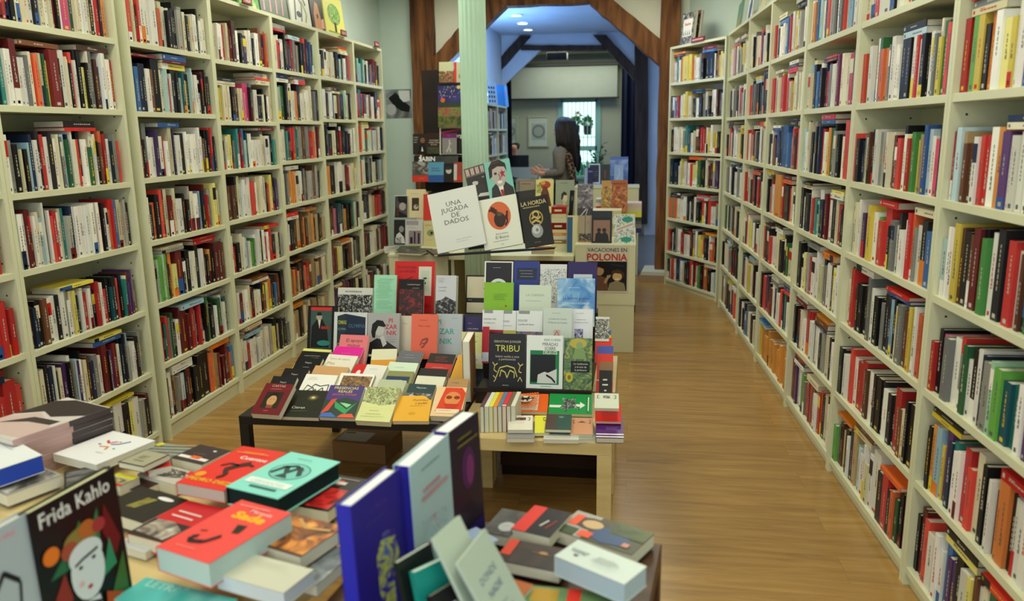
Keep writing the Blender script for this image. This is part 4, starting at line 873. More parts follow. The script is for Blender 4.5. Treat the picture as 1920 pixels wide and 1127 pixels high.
# pile beside the steps
pile = [('zebra striped white', 'c9cac4', (1117, 592), (1143, 596)), ('multicoloured', '3f6ab0', (1117, 618), (1146, 620)), ('bright red', 'd9301f', (1117, 633), (1147, 634)), ('blue violet', '4a55a8', (1120, 648), (1150, 649)), ('tomato red', 'd63a26', (1120, 663), (1150, 664)), ('tan and black', '8f6a4a', (1124, 678), (1150, 679)), ('black', '15161a', (1124, 694), (1148, 695)), ('crimson', 'c02222', (1118, 714), (1149, 715))]
for i, (nm, c, tl, tr) in enumerate(pile):
    art = [Nn(0, .1, 1, .9, ('151515', '60605c', 'd8d8d0'), 60, 3)] if i == 0 else [Rr(.5, .2, 1, .8, 'd9cf2c'), Rr(0, .5, .5, .9, 'd23a22')] if i == 1 else [Ls(.2, .8, .6, 2, WH, .2, .06)]
    D('%s pocket book in the slanting column beside the black steps' % nm, tl, tr, y=3.36-.022*i, tilt=60, L=.11, t=.012, cov=c, art=art)
# ================================================================ THE BOOK STAND IN THE MIDDLE
ty = 4.45
o = empty('book_stand', (at(932, 470, y=ty).x, ty+.05, 0)); tag(o, 'black metal lectern holding three big books in the middle of the shop', 'book stand'); T = local(o)
b = MB(); X = o.location.x; b.tube([(X, ty+.06, 0.02), (X, ty+.06, .95)], .014, '141414', T=None) if False else b.box((X-.012, ty+.05, .02), (X+.012, ty+.075, .80), '141414', T=T); b.build('post', 'paint', o)
b = MB(); b.box((X-.2, ty-.1, 0), (X+.2, ty+.25, .02), '141414', T=T); b.build('foot', 'paint', o, bevel=.004)
pl, pr_ = at(822, 478, y=ty-.03), at(1041, 464, y=ty-.03)
b = MB()
b.poly([pl+Vector((0, -.02, 0)), pr_+Vector((0, -.02, 0)), pr_+Vector((0, .12, -.012)), pl+Vector((0, .12, -.012))], '1a1a1a'); b.poly([pl+Vector((0, -.02, -.008)), pr_+Vector((0, -.02, -.008)), pr_+Vector((0, -.02, .004)), pl+Vector((0, -.02, .004))], '1a1a1a')
A = pl+Vector((.15, .135, .01)); B_ = pr_+Vector((-.14, .135, .01)); up_ = Vector((0, .10, .3))
b.poly([A, B_, B_+up_, A+up_], '1a1a1a'); b.poly([B_+Vector((0, .006, 0)), A+Vector((0, .006, 0)), A+up_+Vector((0, .006, 0)), B_+up_+Vector((0, .006, 0))], '1a1a1a')
b.build('tray', 'paint', o, T=T)
def C(label, TL, TR, BL, yb, lean=.09, **k):
    """a big book on the tilted tray: corners at pixels, bottom edge at distance yb"""
    bl = at(*BL, y=yb); tl = at(*TL, y=yb+lean); tr = at(*TR, y=yb+lean)
    ey = (tl-bl); h = ey.length; ey.normalize(); ex = tr-tl; ex -= ey*ex.dot(ey); w = ex.length; ex.normalize(); ez = ex.cross(ey)
    T = Matrix(((ex.x, ey.x, ez.x, bl.x), (ex.y, ey.y, ez.y, bl.y), (ex.z, ey.z, ez.z, bl.z), (0, 0, 0, 1)))
    mb = MB(); mats = ['print']; t = k.get('t', .02); kk = .0025; cov = k['cov']
    mb.box((0, 0, -kk), (w, h, 0), cov); mb.box((0, 0, -t), (w, h, -t+kk), cov); mb.box((0, 0, -t+kk), (kk, h, -kk), k.get('spine', cov))
    paint(mb, mats, w, h, k.get('art', ()))
    o = mb.build('displayed_book', mats); o.matrix_world = T; tag(o, label, 'displayed book')
    pg = MB(); pg.box((kk, .003, -t+kk), (w-.003, h-.003, -kk), k.get('pages', 'dcdac8')); pg.build('page_block', 'paper', o)
    return o
C('large white book titled Una jugada de dados on the lectern', (801, 366), (893, 359), (821, 476), ty-.03, cov='e9ece9', t=.018,
  art=[Tt(.5, .74, .135, 'UNA', '3a3f44', -.004, 'c', 1.1), Tt(.5, .64, .135, 'JUGADA', '3a3f44', -.004, 'c', 1.1), Tt(.5, .54, .135, 'DE', '3a3f44', -.004, 'c', 1.1), Tt(.5, .44, .135, 'DADOS', '3a3f44', -.004, 'c', 1.1), Ls(.42, .85, .16, 1, 'b9bdbd'), Ls(.42, .75, .12, 1, 'c6caca')])
C('cream book titled El Bosco with an oval orange print', (895, 377), (968, 372), (909, 470), ty-.005, cov='e8ebdf', t=.02,
  art=[Ee(.5, .63, .3, .28, 'd9683c', 32), Bez([(.3, .8), (.45, .7), (.5, .6), (.55, .45)], .05, '3a2118'), Ee(.5, .55, .15, .15, '2c1a15'), Bez([(.55, .6), (.68, .55), (.72, .7)], .025, '3a2118'), Ee(.52, .66, .07, .04, '5c4a34'), Bez([(.25, .75), (.4, .8)], .02, '3a2118'), Bez([(.62, .42), (.7, .5), (.66, .62)], .02, '2c1a15'), Tt(.5, .26, .07, 'Jheronimus', '8b9088'), Tt(.5, .18, .1, 'El Bosco', '5b605a'), Ls(.25, .78, .13, 1, '8b9088'), Ls(.45, .55, .06, 1, '8b9088')])
C('black book titled La Horda with gold bust and silver coin', (972, 374), (1026, 371), (985, 465), ty+.02, cov='17171a', t=.022,
  art=[Tt(.5, .84, .21, 'LA HORDA', 'd2c188', .012, 'c', .85), Ls(.1, .9, .79, 1, 'b8a670', th=.02), Ee(.52, .56, .24, .16, 'b39a50', 28), Ee(.52, .56, .2, .135, '1b1a18', 28), Ee(.52, .64, .12, .08, 'c9b06a'), Ee(.52, .63, .08, .05, '1b1a18'), Bez([(.36, .56), (.46, .6), (.58, .54), (.68, .58)], .02, 'c9b06a'), Bez([(.36, .48), (.5, .52), (.66, .46)], .02, 'c9b06a'), Ee(.5, .3, .2, .14, '9a9c9e', 28), Ee(.47, .33, .13, .09, 'c6c8ca'), Ee(.5, .32, .05, .035, '7a7c7e'), Ls(.35, .65, .07, 1, '8f8a74')])
C('cartoon portrait of a man in suit, red star over one eye', (907, 306), (955, 303), (919, 376), ty+.14, lean=.07, cov='7ec3b8', t=.024, spine='1d1416',
  art=[Pp([(.08, 0), (.15, .3), (.36, .42), (.7, .42), (.98, .22), (1, 0)], '2a2a2e'), Pp([(.38, .42), (.62, .42), (.58, .08), (.5, .02)], 'e6e6e2'), Pp([(.47, .22), (.58, .22), (.62, 0), (.5, 0)], 'a01f26'), Pp([(.2, .55), (.2, .78), (.32, .92), (.6, .92), (.76, .78), (.78, .5), (.64, .32), (.42, .3)], 'b9aea8'), Pp([(.12, .55), (.14, .84), (.3, .99), (.62, 1.0), (.82, .88), (.84, .66), (.76, .8), (.5, .84), (.28, .78), (.24, .6)], '241a1e'), Ee(.38, .66, .06, .035, '3a3432'), Pp([(.64, .76), (.68, .68), (.78, .68), (.7, .62), (.76, .52), (.66, .58), (.58, .52), (.6, .62), (.54, .68), (.62, .68)], 'a8203c'), Ee(.5, .42, .1, .04, 'e6e2de'), Bez([(.5, .64), (.56, .5), (.5, .5)], .02, '7a6e68'), Ls(.3, .7, .93, 1, 'a8303c')])
C('black and white photo book of a bowed reading man', (869, 318), (909, 316), (884, 378), ty+.21, lean=.07, cov='1b1b1c', t=.02,
  art=[Rr(0, .72, 1, .98, '6a6260')] + [Rr(.08*i, .76, .08*i+.05, .96, '8a2a2a' if i % 3 == 0 else 'c9c4bc') for i in range(12)] + [Ee(.4, .52, .14, .1, 'c4c2c0'), Pp([(.2, .54), (.3, .66), (.52, .66), (.56, .52), (.4, .56)], '151516'), Pp([(.2, .1), (.22, .36), (.4, .44), (.7, .4), (.86, .3), (.9, .1)], '262628'), Pp([(.2, 0), (1, .0), (1, .12), (.5, .16)], 'dddddb'), Tt(.82, .6, .1, 'LA', 'e6e6e4', 0, 'c')])

# ================================================================ COUNTER BOOKS
u_ = dict(tilt=80)
D('black and white portrait book of a man in a hat, upper of two', (740, 367), (764, 366), y=5.95, L=.17, t=.02, cov='d8d8d2', art=[Rr(0.02, .02, 1, .97, '4a4648'), Pp([(.2, .9), (.35, .97), (.9, .96), (1, .66), (.6, .6), (.3, .72)], '121214'), Ee(.62, .5, .26, .18, 'a49ca0'), Pp([(0, 0), (.1, .5), (.3, .3), (1, .1), (1, 0)], '171518'), Rr(.12, .06, .34, .42, '4a2824')], **u_)
D('photo book of a man with his hand by his face, lower of two', (739, 413), (762, 411), y=5.86, L=.19, t=.02, cov='1c1c1e', art=[Ee(.6, .62, .2, .13, '8a8886'), Pp([(.1, .05), (.2, .4), (.45, .5), (.8, .3), (.9, .05)], 'c9c8c8'), Nn(.1, .05, .6, .3, ('2c2c2c', 'd0d0d0'), 90)], **u_)
D('cream book with a small framed photo above a shell, on the counter', (762, 355), (797, 355), y=6.0, L=.22, t=.03, cov='d6cba4', art=[Rr(.3, .25, .68, .7, '3a2a24'), Ee(.52, .38, .13, .09, 'b0a898'), Ee(.56, .42, .05, .03, '2f4a44'), Ls(.2, .8, .84, 1, 'a89a70')], **u_)
D('plain red book edge behind the large white lectern book', (794, 364), (816, 364), y=5.95, L=.20, t=.02, cov='c9332a', art=[Ls(.2, .8, .85, 1, 'e0a098')], **u_)
D('grey book with a picture of dark factory chimneys', (760, 412), (793, 412), y=5.86, L=.19, t=.02, cov='c4c3c3', art=[Rr(.05, .78, .75, .96, '9c949c'), Rr(.2, .02, .9, .56, '8c7c84'), Rr(.28, .04, .42, .3, '1f161c'), Rr(.5, .04, .58, .52, '1f161c'), Rr(.72, .04, .82, .46, '1f161c'), Ls(.05, .75, .7, 2, '7a7a7c', .05)], **u_)
D('olive cream book titled Sylvia with an eye drawing', (794, 415), (822, 416), y=5.86, L=.19, t=.02, cov='c9c08c', art=[Tt(.1, .82, .2, 'Sylvia', 'b0522c', 0, 'l'), Ee(.48, .54, .24, .13, '8a9064'), Ee(.55, .54, .08, .06, '201c16'), Ls(.2, .7, .25, 1, 'b0522c')], **u_)
fl = [('open grey photo magazine with white margins, left end of cabinet top', (720, 462), (747, 461), 'b9bab2', '4a4c48'), ('dark green landscape booklet between two pale magazines', (752, 461), (790, 461), '4a5a30', '2c3322'), ('dark cover magazine fanned on the cream cabinet', (765, 464), (812, 466), '35302c', '22201c'), ('dark booklet nearest the lectern on the cream cabinet', (800, 468), (830, 466), '3a3028', '241e1a')]
for i, (lb, tl, tr, c, c2) in enumerate(fl):
    D(lb, tl, tr, z=.70+.024+.004*i, tilt=3, L=.20, t=.014, cov=c, pages='d8d4ba', art=[Nn(.06, .06, .94, .94, (c2, c, '6c6a5c'), 30)])
D('brownish book with small dark portrait, first right of the lectern', (974, 339), (1004, 339), y=6.25, L=.20, t=.02, cov='8a7a6a', art=[Rr(.02, .02, .98, .97, '8f8474'), Ls(.1, .9, .86, 1, 'a8503c', th=.04), Ee(.5, .42, .13, .09, 'b99f86'), Pp([(.34, .4), (.36, .54), (.6, .56), (.66, .4), (.58, .48), (.42, .48)], '1d1614'), Pp([(.2, 0), (.3, .25), (.5, .32), (.75, .22), (.8, 0)], '1d1a1c')], **u_)
D('yellow book with a brown figure crowned with red flowers', (1005, 337), (1038, 336), y=6.2, L=.26, t=.02, cov='d9d08c', art=[Ee(.5, .84, .34, .12, 'b03a26'), Ee(.4, .9, .14, .06, 'c9a03a'), Nn(.05, .6, .3, .85, ('5c7a3c', 'c9c070'), 60), Pp([(.2, .2), (.3, .6), (.42, .78), (.62, .78), (.74, .6), (.9, .2)], '5a2c18'), Ee(.52, .66, .14, .1, '6b3a20'), Ls(.1, .9, .12, 1, '8c8040')], **u_)
D('grey green book with a pale young woman looking sideways', (1042, 338), (1077, 337), y=6.15, L=.255, t=.02, cov='8f9a88', art=[Ls(.25, .8, .9, 1, '5c6a5c', th=.02), Ee(.5, .46, .14, .13, 'cdbf9c'), Pp([(.3, .42), (.32, .58), (.46, .66), (.6, .6), (.6, .54), (.44, .54), (.38, .4)], '2a1f1a'), Rr(.42, .25, .54, .38, 'c4b48e'), Pp([(.1, 0), (.2, .2), (.45, .27), (.7, .2), (.85, 0)], 'c9c4a0')], **u_)
D('thick book with stormy clouds over railway tracks', (1083, 346), (1112, 346), y=5.95, L=.25, t=.045, cov='5a545c', pages='d3cfa2', hard=True, art=[Nn(0, .3, 1, 1, ('2a262e', '6c6670', 'a8a4ac'), 16, 2), Nn(0, 0, 1, .3, ('121014', '3c383e'), 30), Bez([(.1, .0), (.6, .28)], .02, 'c0bcc0'), Bez([(.5, .0), (.68, .28)], .02, 'c0bcc0'), Tt(.5, .8, .16, 'La vida', 'c9c5cc', 0, 'c')], **u_)
D('dark narrow book standing edgeways left of the stormy cloud book', (1069, 358), (1077, 356), y=5.96, L=.20, t=.02, cov='17181a', dy=-.01, art=[Ee(.6, .7, .2, .1, '5c5c5c')], **u_)
D('orange brown book titled Marruecos with a red city', (1147, 338), (1177, 337), y=6.9, L=.27, t=.02, cov='a35a22', art=[Nn(0, 0, 1, .8, ('5a2a12', 'a3541e', 'd08a3c'), 30), Tt(.5, .86, .15, 'MARRUECOS', '4a1a0c', .02, 'c', .9)], **u_)
D('tan book with a desert town beside the one titled Marruecos', (1128, 339), (1146, 338), y=6.9, L=.25, t=.02, cov='b58a4c', art=[Nn(0, 0, 1, .8, ('6a4a24', 'a8803c', 'd0ac64'), 40)], **u_)
D('brown book with a line of riders on horseback', (1085, 404), (1110, 404), y=5.72, L=.21, t=.02, cov='a0917c', hard=True, art=[Rr(.0, .0, 1, .22, '8a6a3c'), Nn(.05, .15, .95, .38, ('17120f', '3c2c24', 'a09078'), 60), Rr(.48, 0, .52, 1, '4a4038'), Ls(.6, .9, .8, 2, '6a5a4a', .06)], **u_)
D('black book with two dark figures seen from behind', (1110, 395), (1148, 396), y=5.68, L=.235, t=.02, cov='14151a', hard=True, art=[Rr(.08, .08, .9, .72, '8c6a58'), Ee(.36, .42, .1, .06, '17130f'), Ee(.62, .42, .1, .06, '17130f'), Pp([(.16, .08), (.2, .3), (.36, .38), (.5, .3), (.64, .38), (.8, .28), (.86, .08)], '151214'), Rr(.05, .8, .95, .97, '1d2630')], **u_)
D('white book with green leaves and slanting red lettering', (1151, 401), (1191, 402), y=5.68, L=.215, t=.02, cov='c9cdc4', art=[Nn(.02, .02, .98, .98, ('3a4a4a', 'a0b0a8', 'd3d6cc', 'd8dad0'), 45, 2), Ee(.64, .82, .26, .09, '1f8a78'), Ee(.6, .16, .26, .09, '1f8a78'), Pp([(.1, .4), (.95, .62), (.95, .76), (.1, .54)], 'd4d4ca'), Bez([(.14, .46), (.92, .67)], .012, 'b0707c'), Bez([(.14, .5), (.92, .71)], .008, 'b0707c')], **u_)
D('yellow bordered magazine with a red photograph on the counter edge', (998, 461), (1040, 461), z=.775, tilt=10, L=.10, t=.03, cov='d9b02c', art=[Rr(.12, .15, .88, .85, '7a3a38')])
D('large cream album with a blue back leaning against the cream cabinet', (1064, 404), (1084, 404), y=5.75, L=.30, t=.04, cov='cfc998', art=[Rr(0, .1, .5, .96, '2f5a84')], pages='d9d5a8', **u_)
# a stack of volumes lying beside it: seen by their spines
def lying(label, u0, u1, vt, y, t, col, z, depth=.2, grp=None, pages=False, rz=0, mark=None):
    a = at(u0, vt, y=y).x; c = at(u1, vt, y=y).x; b = MB(); w_ = c-a; k = .0015
    b.box((-w_/2, 0, 0), (w_/2, depth, k), col); b.box((-w_/2, 0, t-k), (w_/2, depth, t), col)
    if not pages: b.box((-w_/2, 0, k), (w_/2, k, t-k), col)
    if mark and not pages: b.poly([(-w_*.3, -.0004, t*.35), (w_*.2, -.0004, t*.35), (w_*.2, -.0004, t*.65), (-w_*.3, -.0004, t*.65)], mark)
    o = b.build('displayed_book', 'print', T=Matrix.Translation(((a+c)/2, y, z)) @ Matrix.Rotation(R(rz), 4, 'Z')); tag(o, label, 'displayed book', grp)
    b = MB(); b.box((-w_/2+.001, k+.0004 if not pages else .0005, k), (w_/2-.002, depth-.003, t-k), 'd6d2b4'); b.build('page_block', 'paper', o)
    return z+t+.0005
z = .7005
for i, (nm, c, t) in enumerate([('cream', 'd3cfae', .055), ('tan', '8a7048', .03), ('white with a red corner', 'cfc9c0', .03), ('orange and white', 'd8803c', .02), ('cream yellow', 'd8d49a', .024), ('deep red', '7a1418', .05), ('pale cream', 'd8d6b8', .035), ('beige', 'cfc8a0', .03), ('blood red', '9a1c1a', .05)]):
    z = lying('%s volume, pile right of the black gold lettered book' % nm, 1034, 1062, 440, 5.84, t, c, z, .18, 'pile of volumes on the counter', mark='d8cfae')
z = .7905
for i, (nm, c, t) in enumerate([('cream', 'cfc9a4', .05), ('pale tan', 'c0ae80', .04), ('white', 'd9d9cf', .05), ('beige', 'c3b992', .05)]):
    z = lying('%s volume lying behind the upright books of the cream cabinet' % nm, 1105, 1165, 420, 6.05, t, c, z, .2, 'volumes behind the upright books')
z = .7005
for i, (nm, c, t) in enumerate([('navy', '22284c', .05), ('cream', 'cfc9a8', .04), ('brown', '4a3526', .05), ('blue', '2c3f86', .04), ('bright red', 'c8281e', .045), ('white', 'd6d6cc', .03), ('pale grey', 'a8aaa0', .03)]):
    z = lying('%s volume in the pile below the book titled Marruecos' % nm, 1117, 1160, 400, 7.0, t, c, z, .2, 'pile on the dark passage table', mark='e0d8c0')
z = .7005
for i, (nm, c, t) in enumerate([('violet blue', '2d2f7a', .04), ('grey', '7a7c78', .035), ('slate', '565c64', .03), ('dark green', '2c4438', .03), ('yellow', 'd8d050', .05), ('cream', 'cac6a8', .04), ('pinkish white', 'cdb9b4', .03)]):
    z = lying('%s volume at the right end of the dark passage table' % nm, 1163, 1203, 400, 6.95, t, c, z, .22, 'pile at the end of the passage table')
# film poster on the end of the cream cabinet
A = at(1098, 459, y=YC); B_ = at(1178, 549, y=YC)
b = MB(); w_, h_ = B_.x-A.x, A.z-B_.z; mats = ['print']
b.box((0, 0, -.002), (w_, h_, 0), 'ccc9b4')
paint(b, mats, w_, h_, [Tt(.5, .86, .125, 'VACACIONES EN', '16171a', .012, 'c', .95), Tt(.5, .68, .225, 'POLONIA', 'bb3338', .03, 'c', .95), Rr(.04, .04, .96, .66, '14161a'),
     Pp([(.08, .04), (.12, .3), (.34, .36), (.5, .3), (.54, .04)], '6a4a38'), Ee(.32, .46, .11, .10, 'b08c64'), Pp([(.16, .4), (.18, .6), (.34, .66), (.5, .58), (.5, .36), (.43, .5), (.3, .54), (.22, .4)], '1c120d'), Pp([(.52, .04), (.56, .2), (.72, .26), (.9, .2), (.94, .04)], '8c8268'), Ee(.74, .34, .11, .09, 'c9a878'), Pp([(.6, .34), (.62, .46), (.76, .5), (.9, .42), (.9, .3), (.84, .4), (.66, .42)], '4a3018'), Rr(.69, .28, .79, .3, 'e8e0d0'), Bez([(.45, .2), (.54, .36), (.58, .34)], .03, 'b08c64'), Pp([(.14, .04), (.18, .24), (.24, .24), (.24, .04)], 'b06a4a'), Bez([(.6, .6), (.9, .56)], .01, '2c333c')])
o = b.build('film_poster', mats); o.matrix_world = Matrix(((1, 0, 0, A.x), (0, 0, -1, YC-.0065), (0, 1, 0, B_.z), (0, 0, 0, 1))); tag(o, 'film poster lettered Vacaciones en Polonia with two faces, on the cream cabinet', 'poster')
# things taped or standing on the wall beside the post
A = at(722, 168, y=YB-.01); B_ = at(772, 221, y=YB-.01)
b = MB(); w_, h_ = B_.x-A.x, A.z-B_.z; mats = ['print']; b.box((0, 0, -.002), (w_, h_, 0), '8f9296')
paint(b, mats, w_, h_, [Nn(0, 0, 1, 1, ('4a4c50', '8f9296', 'c4c6c8'), 4, 1), Pp([(.1, .7), (.4, .9), (.7, .6), (.95, .4), (.9, .2), (.6, .25), (.35, .4)], '111215'), Pp([(.5, .95), (.95, .95), (.95, .6), (.7, .55), (.55, .7)], 'd6d8da'), Ee(.2, .3, .2, .2, 'b9bbbe')])
o = b.build('photo_print', mats); o.matrix_world = Matrix(((1, 0, 0, A.x), (0, 0, -1, YB-.004), (0, 1, 0, B_.z), (0, 0, 0, 1))); tag(o, 'blurry black and white photograph taped to the wall beside the left timber post', 'photograph')

# tall display cabinet in front of the left post: three narrow shelves
yd = 7.42
o = empty('display_rack', (-1.75, 7.5, .98)); tag(o, 'dark tall display rack with books in front of the left post', 'display rack'); T = local(o)
b = MB(); b.box((-1.99, 7.56, .981), (-1.50, 7.58, 2.16), T=T); b.build('back_board', 'rack', o)
def zy(v, y=yd): return at(820, v, y=y).z
for v, xa in ((338, -2.0), (293, -2.0), (157, -1.78)):
    b = MB(); zz = zy(v); b.box((xa, 7.36, zz-.012), (-1.5, 7.56, zz), T=T); b.build('ledge', 'rack', o)
kd = dict(y=yd-.02, tilt=84, t=.016)
D('cream book with a jungle scene, beside a red spined one, top of rack', (823, 116), (850, 116), L=.185, cov='c6c9a4', art=[Nn(0, 0, 1, .55, ('22281c', '5a6a3c', 'b03a2c', 'c6c9a4'), 30, 2)], **kd)
D('pale book with a red edge beside the jungle scene book', (851, 116), (868, 116), L=.185, cov='c2c3a8', spine='c83024', art=[Rr(0, 0, .28, 1, 'cf3a26'), Ee(.7, .3, .2, .12, '8a8f74')], **kd)
D('canvas painting of a starry blue night over a field of red flowers', (821, 159), (868, 159), L=.385, cov='28246a', t=.02, y=yd-.04, tilt=86, name='painting', cat='painting', nobook=False,
  art=[Nn(0, .55, 1, 1, ('1c1a52', '2d2878', '3a3488'), 8)] + [Ee(.05+.9*random.Random(i).random(), .7+.27*random.Random(i+99).random(), .014, .008, 'd8d8c0', 6) for i in range(60)] +
  [Ee(.84, .94, .08, .045, 'e0d48a'), Ee(.2, .64, .09, .055, 'e06a26'), Nn(0, .45, 1, .58, ('17301a', '1f4426'), 40), Nn(0, .24, 1, .47, ('1f4a24', '5c9a44', 'b0342c', 'a8307a'), 28, 2), Nn(0, 0, 1, .26, ('2c3a18', '5c6a2c', '8a6a2c'), 22, 1)])
D('framed white edged black book at the middle of the rack', (824, 238), (868, 238), L=.255, cov='d8dad4', art=[Rr(.06, .02, 1, .95, '141216'), Pp([(.06, .76), (1, .90), (1, .95), (.06, .82)], 'b02034'), Tt(.82, .62, .22, 'erg', 'eeeeee', .02)], **kd)
D('purple topped book with a grey dancing nude statue', (829, 250), (856, 250), y=yd-.07, tilt=84, L=.195, t=.01, cov='8a888a', art=[Rr(0, .78, 1, 1, '75206c'), Ls(.35, .65, .88, 1, 'c8a0c4'), Ee(.5, .66, .06, .035, 'c6c4c4'), Bez([(.5, .62), (.52, .45), (.45, .3), (.3, .12)], .05, 'bcbaba'), Bez([(.5, .56), (.66, .5)], .025, 'bcbaba'), Bez([(.46, .3), (.62, .22), (.52, .1)], .035, 'bcbaba')])
D('dark book with a bearded man and white block lettering', (774, 251), (800, 251), L=.19, cov='2a2624', art=[Tt(.04, .8, .13, 'SALMAN', 'b0aca8', .01, 'l', .7), Tt(.04, .68, .13, 'RUSHDIE', 'b0aca8', .01, 'l', .6), Tt(.04, .56, .13, 'JOSEPH', 'b0aca8', .01, 'l', .6), Ee(.7, .68, .17, .13, '8a5a40'), Pp([(.3, 0), (.45, .4), (.6, .5), (.9, .45), (1, 0)], '101012'), Pp([(.6, .14), (.66, .4), (.76, .14)], 'dddbd6')], **kd)
D('dark brown book with three lines of white title', (800, 249), (827, 249), L=.20, cov='33221a', art=[Tt(.5, .62, .12, 'DICCIONES', 'cfc6ba', .01), Tt(.5, .52, .12, 'SOBRE TODO', 'cfc6ba', .01), Tt(.5, .42, .12, 'ACTUAL', 'cfc6ba', .01), Nn(.05, .04, .95, .34, ('1c2012', '3a4a24', '5a3a24'), 40)], **kd)
D('long black book lettered Sabin in white', (776, 291), (858, 293), y=yd-.10, tilt=80, L=.10, t=.014, cov='17181a', art=[Tt(.16, .5, .19, 'I', 'e8e8e8', .04), Tt(.3, .5, .14, 'SABIN', 'e8e8e8', .03), Nn(.5, .1, 1, .95, ('1c1f20', '3c4242'), 10)])
D('photo book of a seated crowd with a red band at its foot', (773, 302), (803, 303), y=yd-.14, tilt=80, L=.19, t=.014, cov='5a5654', art=[Nn(0, .35, 1, 1, ('1c1a1a', '5a5654', 'b0aca8'), 18), Rr(0, 0, 1, .3, 'd03a2a'), Ls(.4, .9, .16, 1, 'e8c0b8')])
D('sky blue book with two dark title lines', (803, 304), (832, 304), y=yd-.14, tilt=80, L=.185, t=.014, cov='5a9ac0', art=[Rr(0, 0, 1, .35, '2c58a0'), Tt(.45, .66, .13, 'Historias', '1c3a5c', .01), Tt(.5, .55, .13, 'de Cronopios', '1c3a5c', .01, 'c', .8)])
D('black book with a pale face looking up', (832, 306), (851, 306), y=yd-.14, tilt=80, L=.175, t=.014, cov='151517', art=[Ee(.5, .6, .28, .16, 'c4c2c0'), Ee(.45, .72, .3, .08, '2a2a2c')])
D('brick red book beside the green column on the rack', (851, 304), (868, 304), y=yd-.15, tilt=80, L=.185, t=.014, cov='9a4038', art=[Rr(0, .1, .35, .9, 'c9c5c0'), Rr(.35, .1, 1, .3, 'c8341f')])
# pile of flat volumes under the rack
z = .9805
for i, (nm, c, t, u0, u1, pg) in enumerate([('cream', 'cdc79c', .03, 770, 800, True), ('pale yellow', 'd8cf9c', .025, 770, 802, True)]):
    z = lying('%s volume, page edges out, under the red banded photo book' % nm, u0, u1, 345, 7.26, t, c, z, .15, None, pg)
lying('teal and black patterned volume lying under the sky blue book', 803, 845, 345, 7.26, .05, '1c2c2c', .9805, .15, mark='8a4a30'); lying('pink beige volume lying beside the green column', 846, 870, 345, 7.26, .05, 'c4b29c', .9805, .15, None, True)
# low shelf of cream books between rack and counter (left part of counter, back)
z = .7005
for i, (nm, c, t) in enumerate([('cream', 'd0caa0', .06), ('yellowish', 'd0c070', .05), ('pale', 'cfcab0', .05)]):
    z = lying('%s volume lying behind the upright cream shell book' % nm, 764, 830, 400, 6.15, t, c, z, .2)

# ================================================================ FOREGROUND BOOKS
zf = .70
z = zf+.0005
for i in range(7):
    w_, d_, t_ = .20, .275, .0165; k = .001
    b = MB(); mats = ['print']; b.box((0, 0, 0), (w_, d_, k), 'b59a98'); b.box((0, 0, t_-k), (w_, d_, t_), 'cfc6c4'); b.box((w_-k, 0, k), (w_, d_, t_-k), 'bf9a96')
    b.poly([(w_+.0004, d_*.55, 0), (w_+.0004, d_, 0), (w_+.0004, d_, t_), (w_+.0004, d_*.55, t_)], '4a4244')
    if i == 6:
        b.poly([(x, y, t_+.0003) for x, y in ((0, .02), (.05, 0), (w_, .02), (w_, .1), (.06, .16), (0, .1))], 'c9b0ac'); b.poly([(x, y, t_+.0005) for x, y in ((.0, .12), (.06, .17), (.12, .15), (w_, .2), (w_, .27), (.05, .27), (0, .24))], '2f2628'); b.poly([(x, y, t_+.0007) for x, y in ((.03, .06), (.1, .1), (w_*.9, .11), (w_*.9, .14), (.08, .13))], '3a3032')
    o = b.build('displayed_book', 'print', T=Matrix.Translation((-1.745+.002*(i % 3), 1.76+.003*(i % 2), z)) @ Matrix.Rotation(R(-20+(i % 3)), 4, 'Z'))
    tag(o, ['lowest', 'second lowest', 'third', 'middle', 'fifth', 'second highest', 'topmost'][i]+' pink edged volume of the thick stack at left', 'displayed book', 'stack of identical pink edged volumes')
    b = MB(); b.box((k, .002, k), (w_-k-.0003, d_-.002, t_-k), 'd5d2c8'); b.build('page_block', 'paper', o); z += t_+.0006
F = lambda lb, TL, TR, z, bm, **k: D(lb, TL, TR, z=z, bm=bm, **{**dict(tilt=0, t=.02), **k})
F('large white booklet with small coloured paint splashes', (212, 808), (291, 826), .752, (150, 890), t=.022, cov='e6e6ea', art=[Bez([(.3, .7), (.42, .62), (.5, .72)], .02, 'c9523c'), Bez([(.5, .6), (.62, .66), (.7, .8)], .018, '4a62b8'), Bez([(.4, .48), (.55, .52), (.6, .42)], .016, 'd98a2c'), Ee(.32, .54, .03, .02, '8a4a9a'), Ee(.7, .5, .025, .018, '4aa06a'), Ee(.56, .72, .03, .02, 'd9c02c'), Ls(.55, .8, .3, 1, '7a7a80')])
F('white catalogue with a blue lower edge, cut by the left edge', (10, 815), (79, 853), .80, (-30, 905), t=.045, cov='e2e6ea', spine='2440a8', pages='2a48b0', tilt=2, art=[Ls(.3, .7, .7, 1, '5060b8')])
F('grey photo magazine lying under the white blue edged catalogue', (60, 868), (118, 890), .74, (0, 965), t=.03, cov='9a9894', art=[Nn(.05, .05, .95, .95, ('2a2826', '7a7874', 'cfcdc8'), 14)])
F('black and grey folded newspaper behind the picture book with the pale face', (120, 884), (205, 868), .735, (140, 950), t=.03, cov='2a2a2c', art=[Nn(.05, .05, .95, .95, ('1c1c1e', '4a4a4c', 'a9a9a8'), 12)])
F('white paperback under the red and white photograph cover', (262, 995), (318, 1010), .722, (262, 1062), t=.018, cov='c9ccd0')
F('dark brown paperback between the silver book and the black bottle book', (255, 893), (300, 905), .725, (262, 930), t=.02, cov='3a2420')
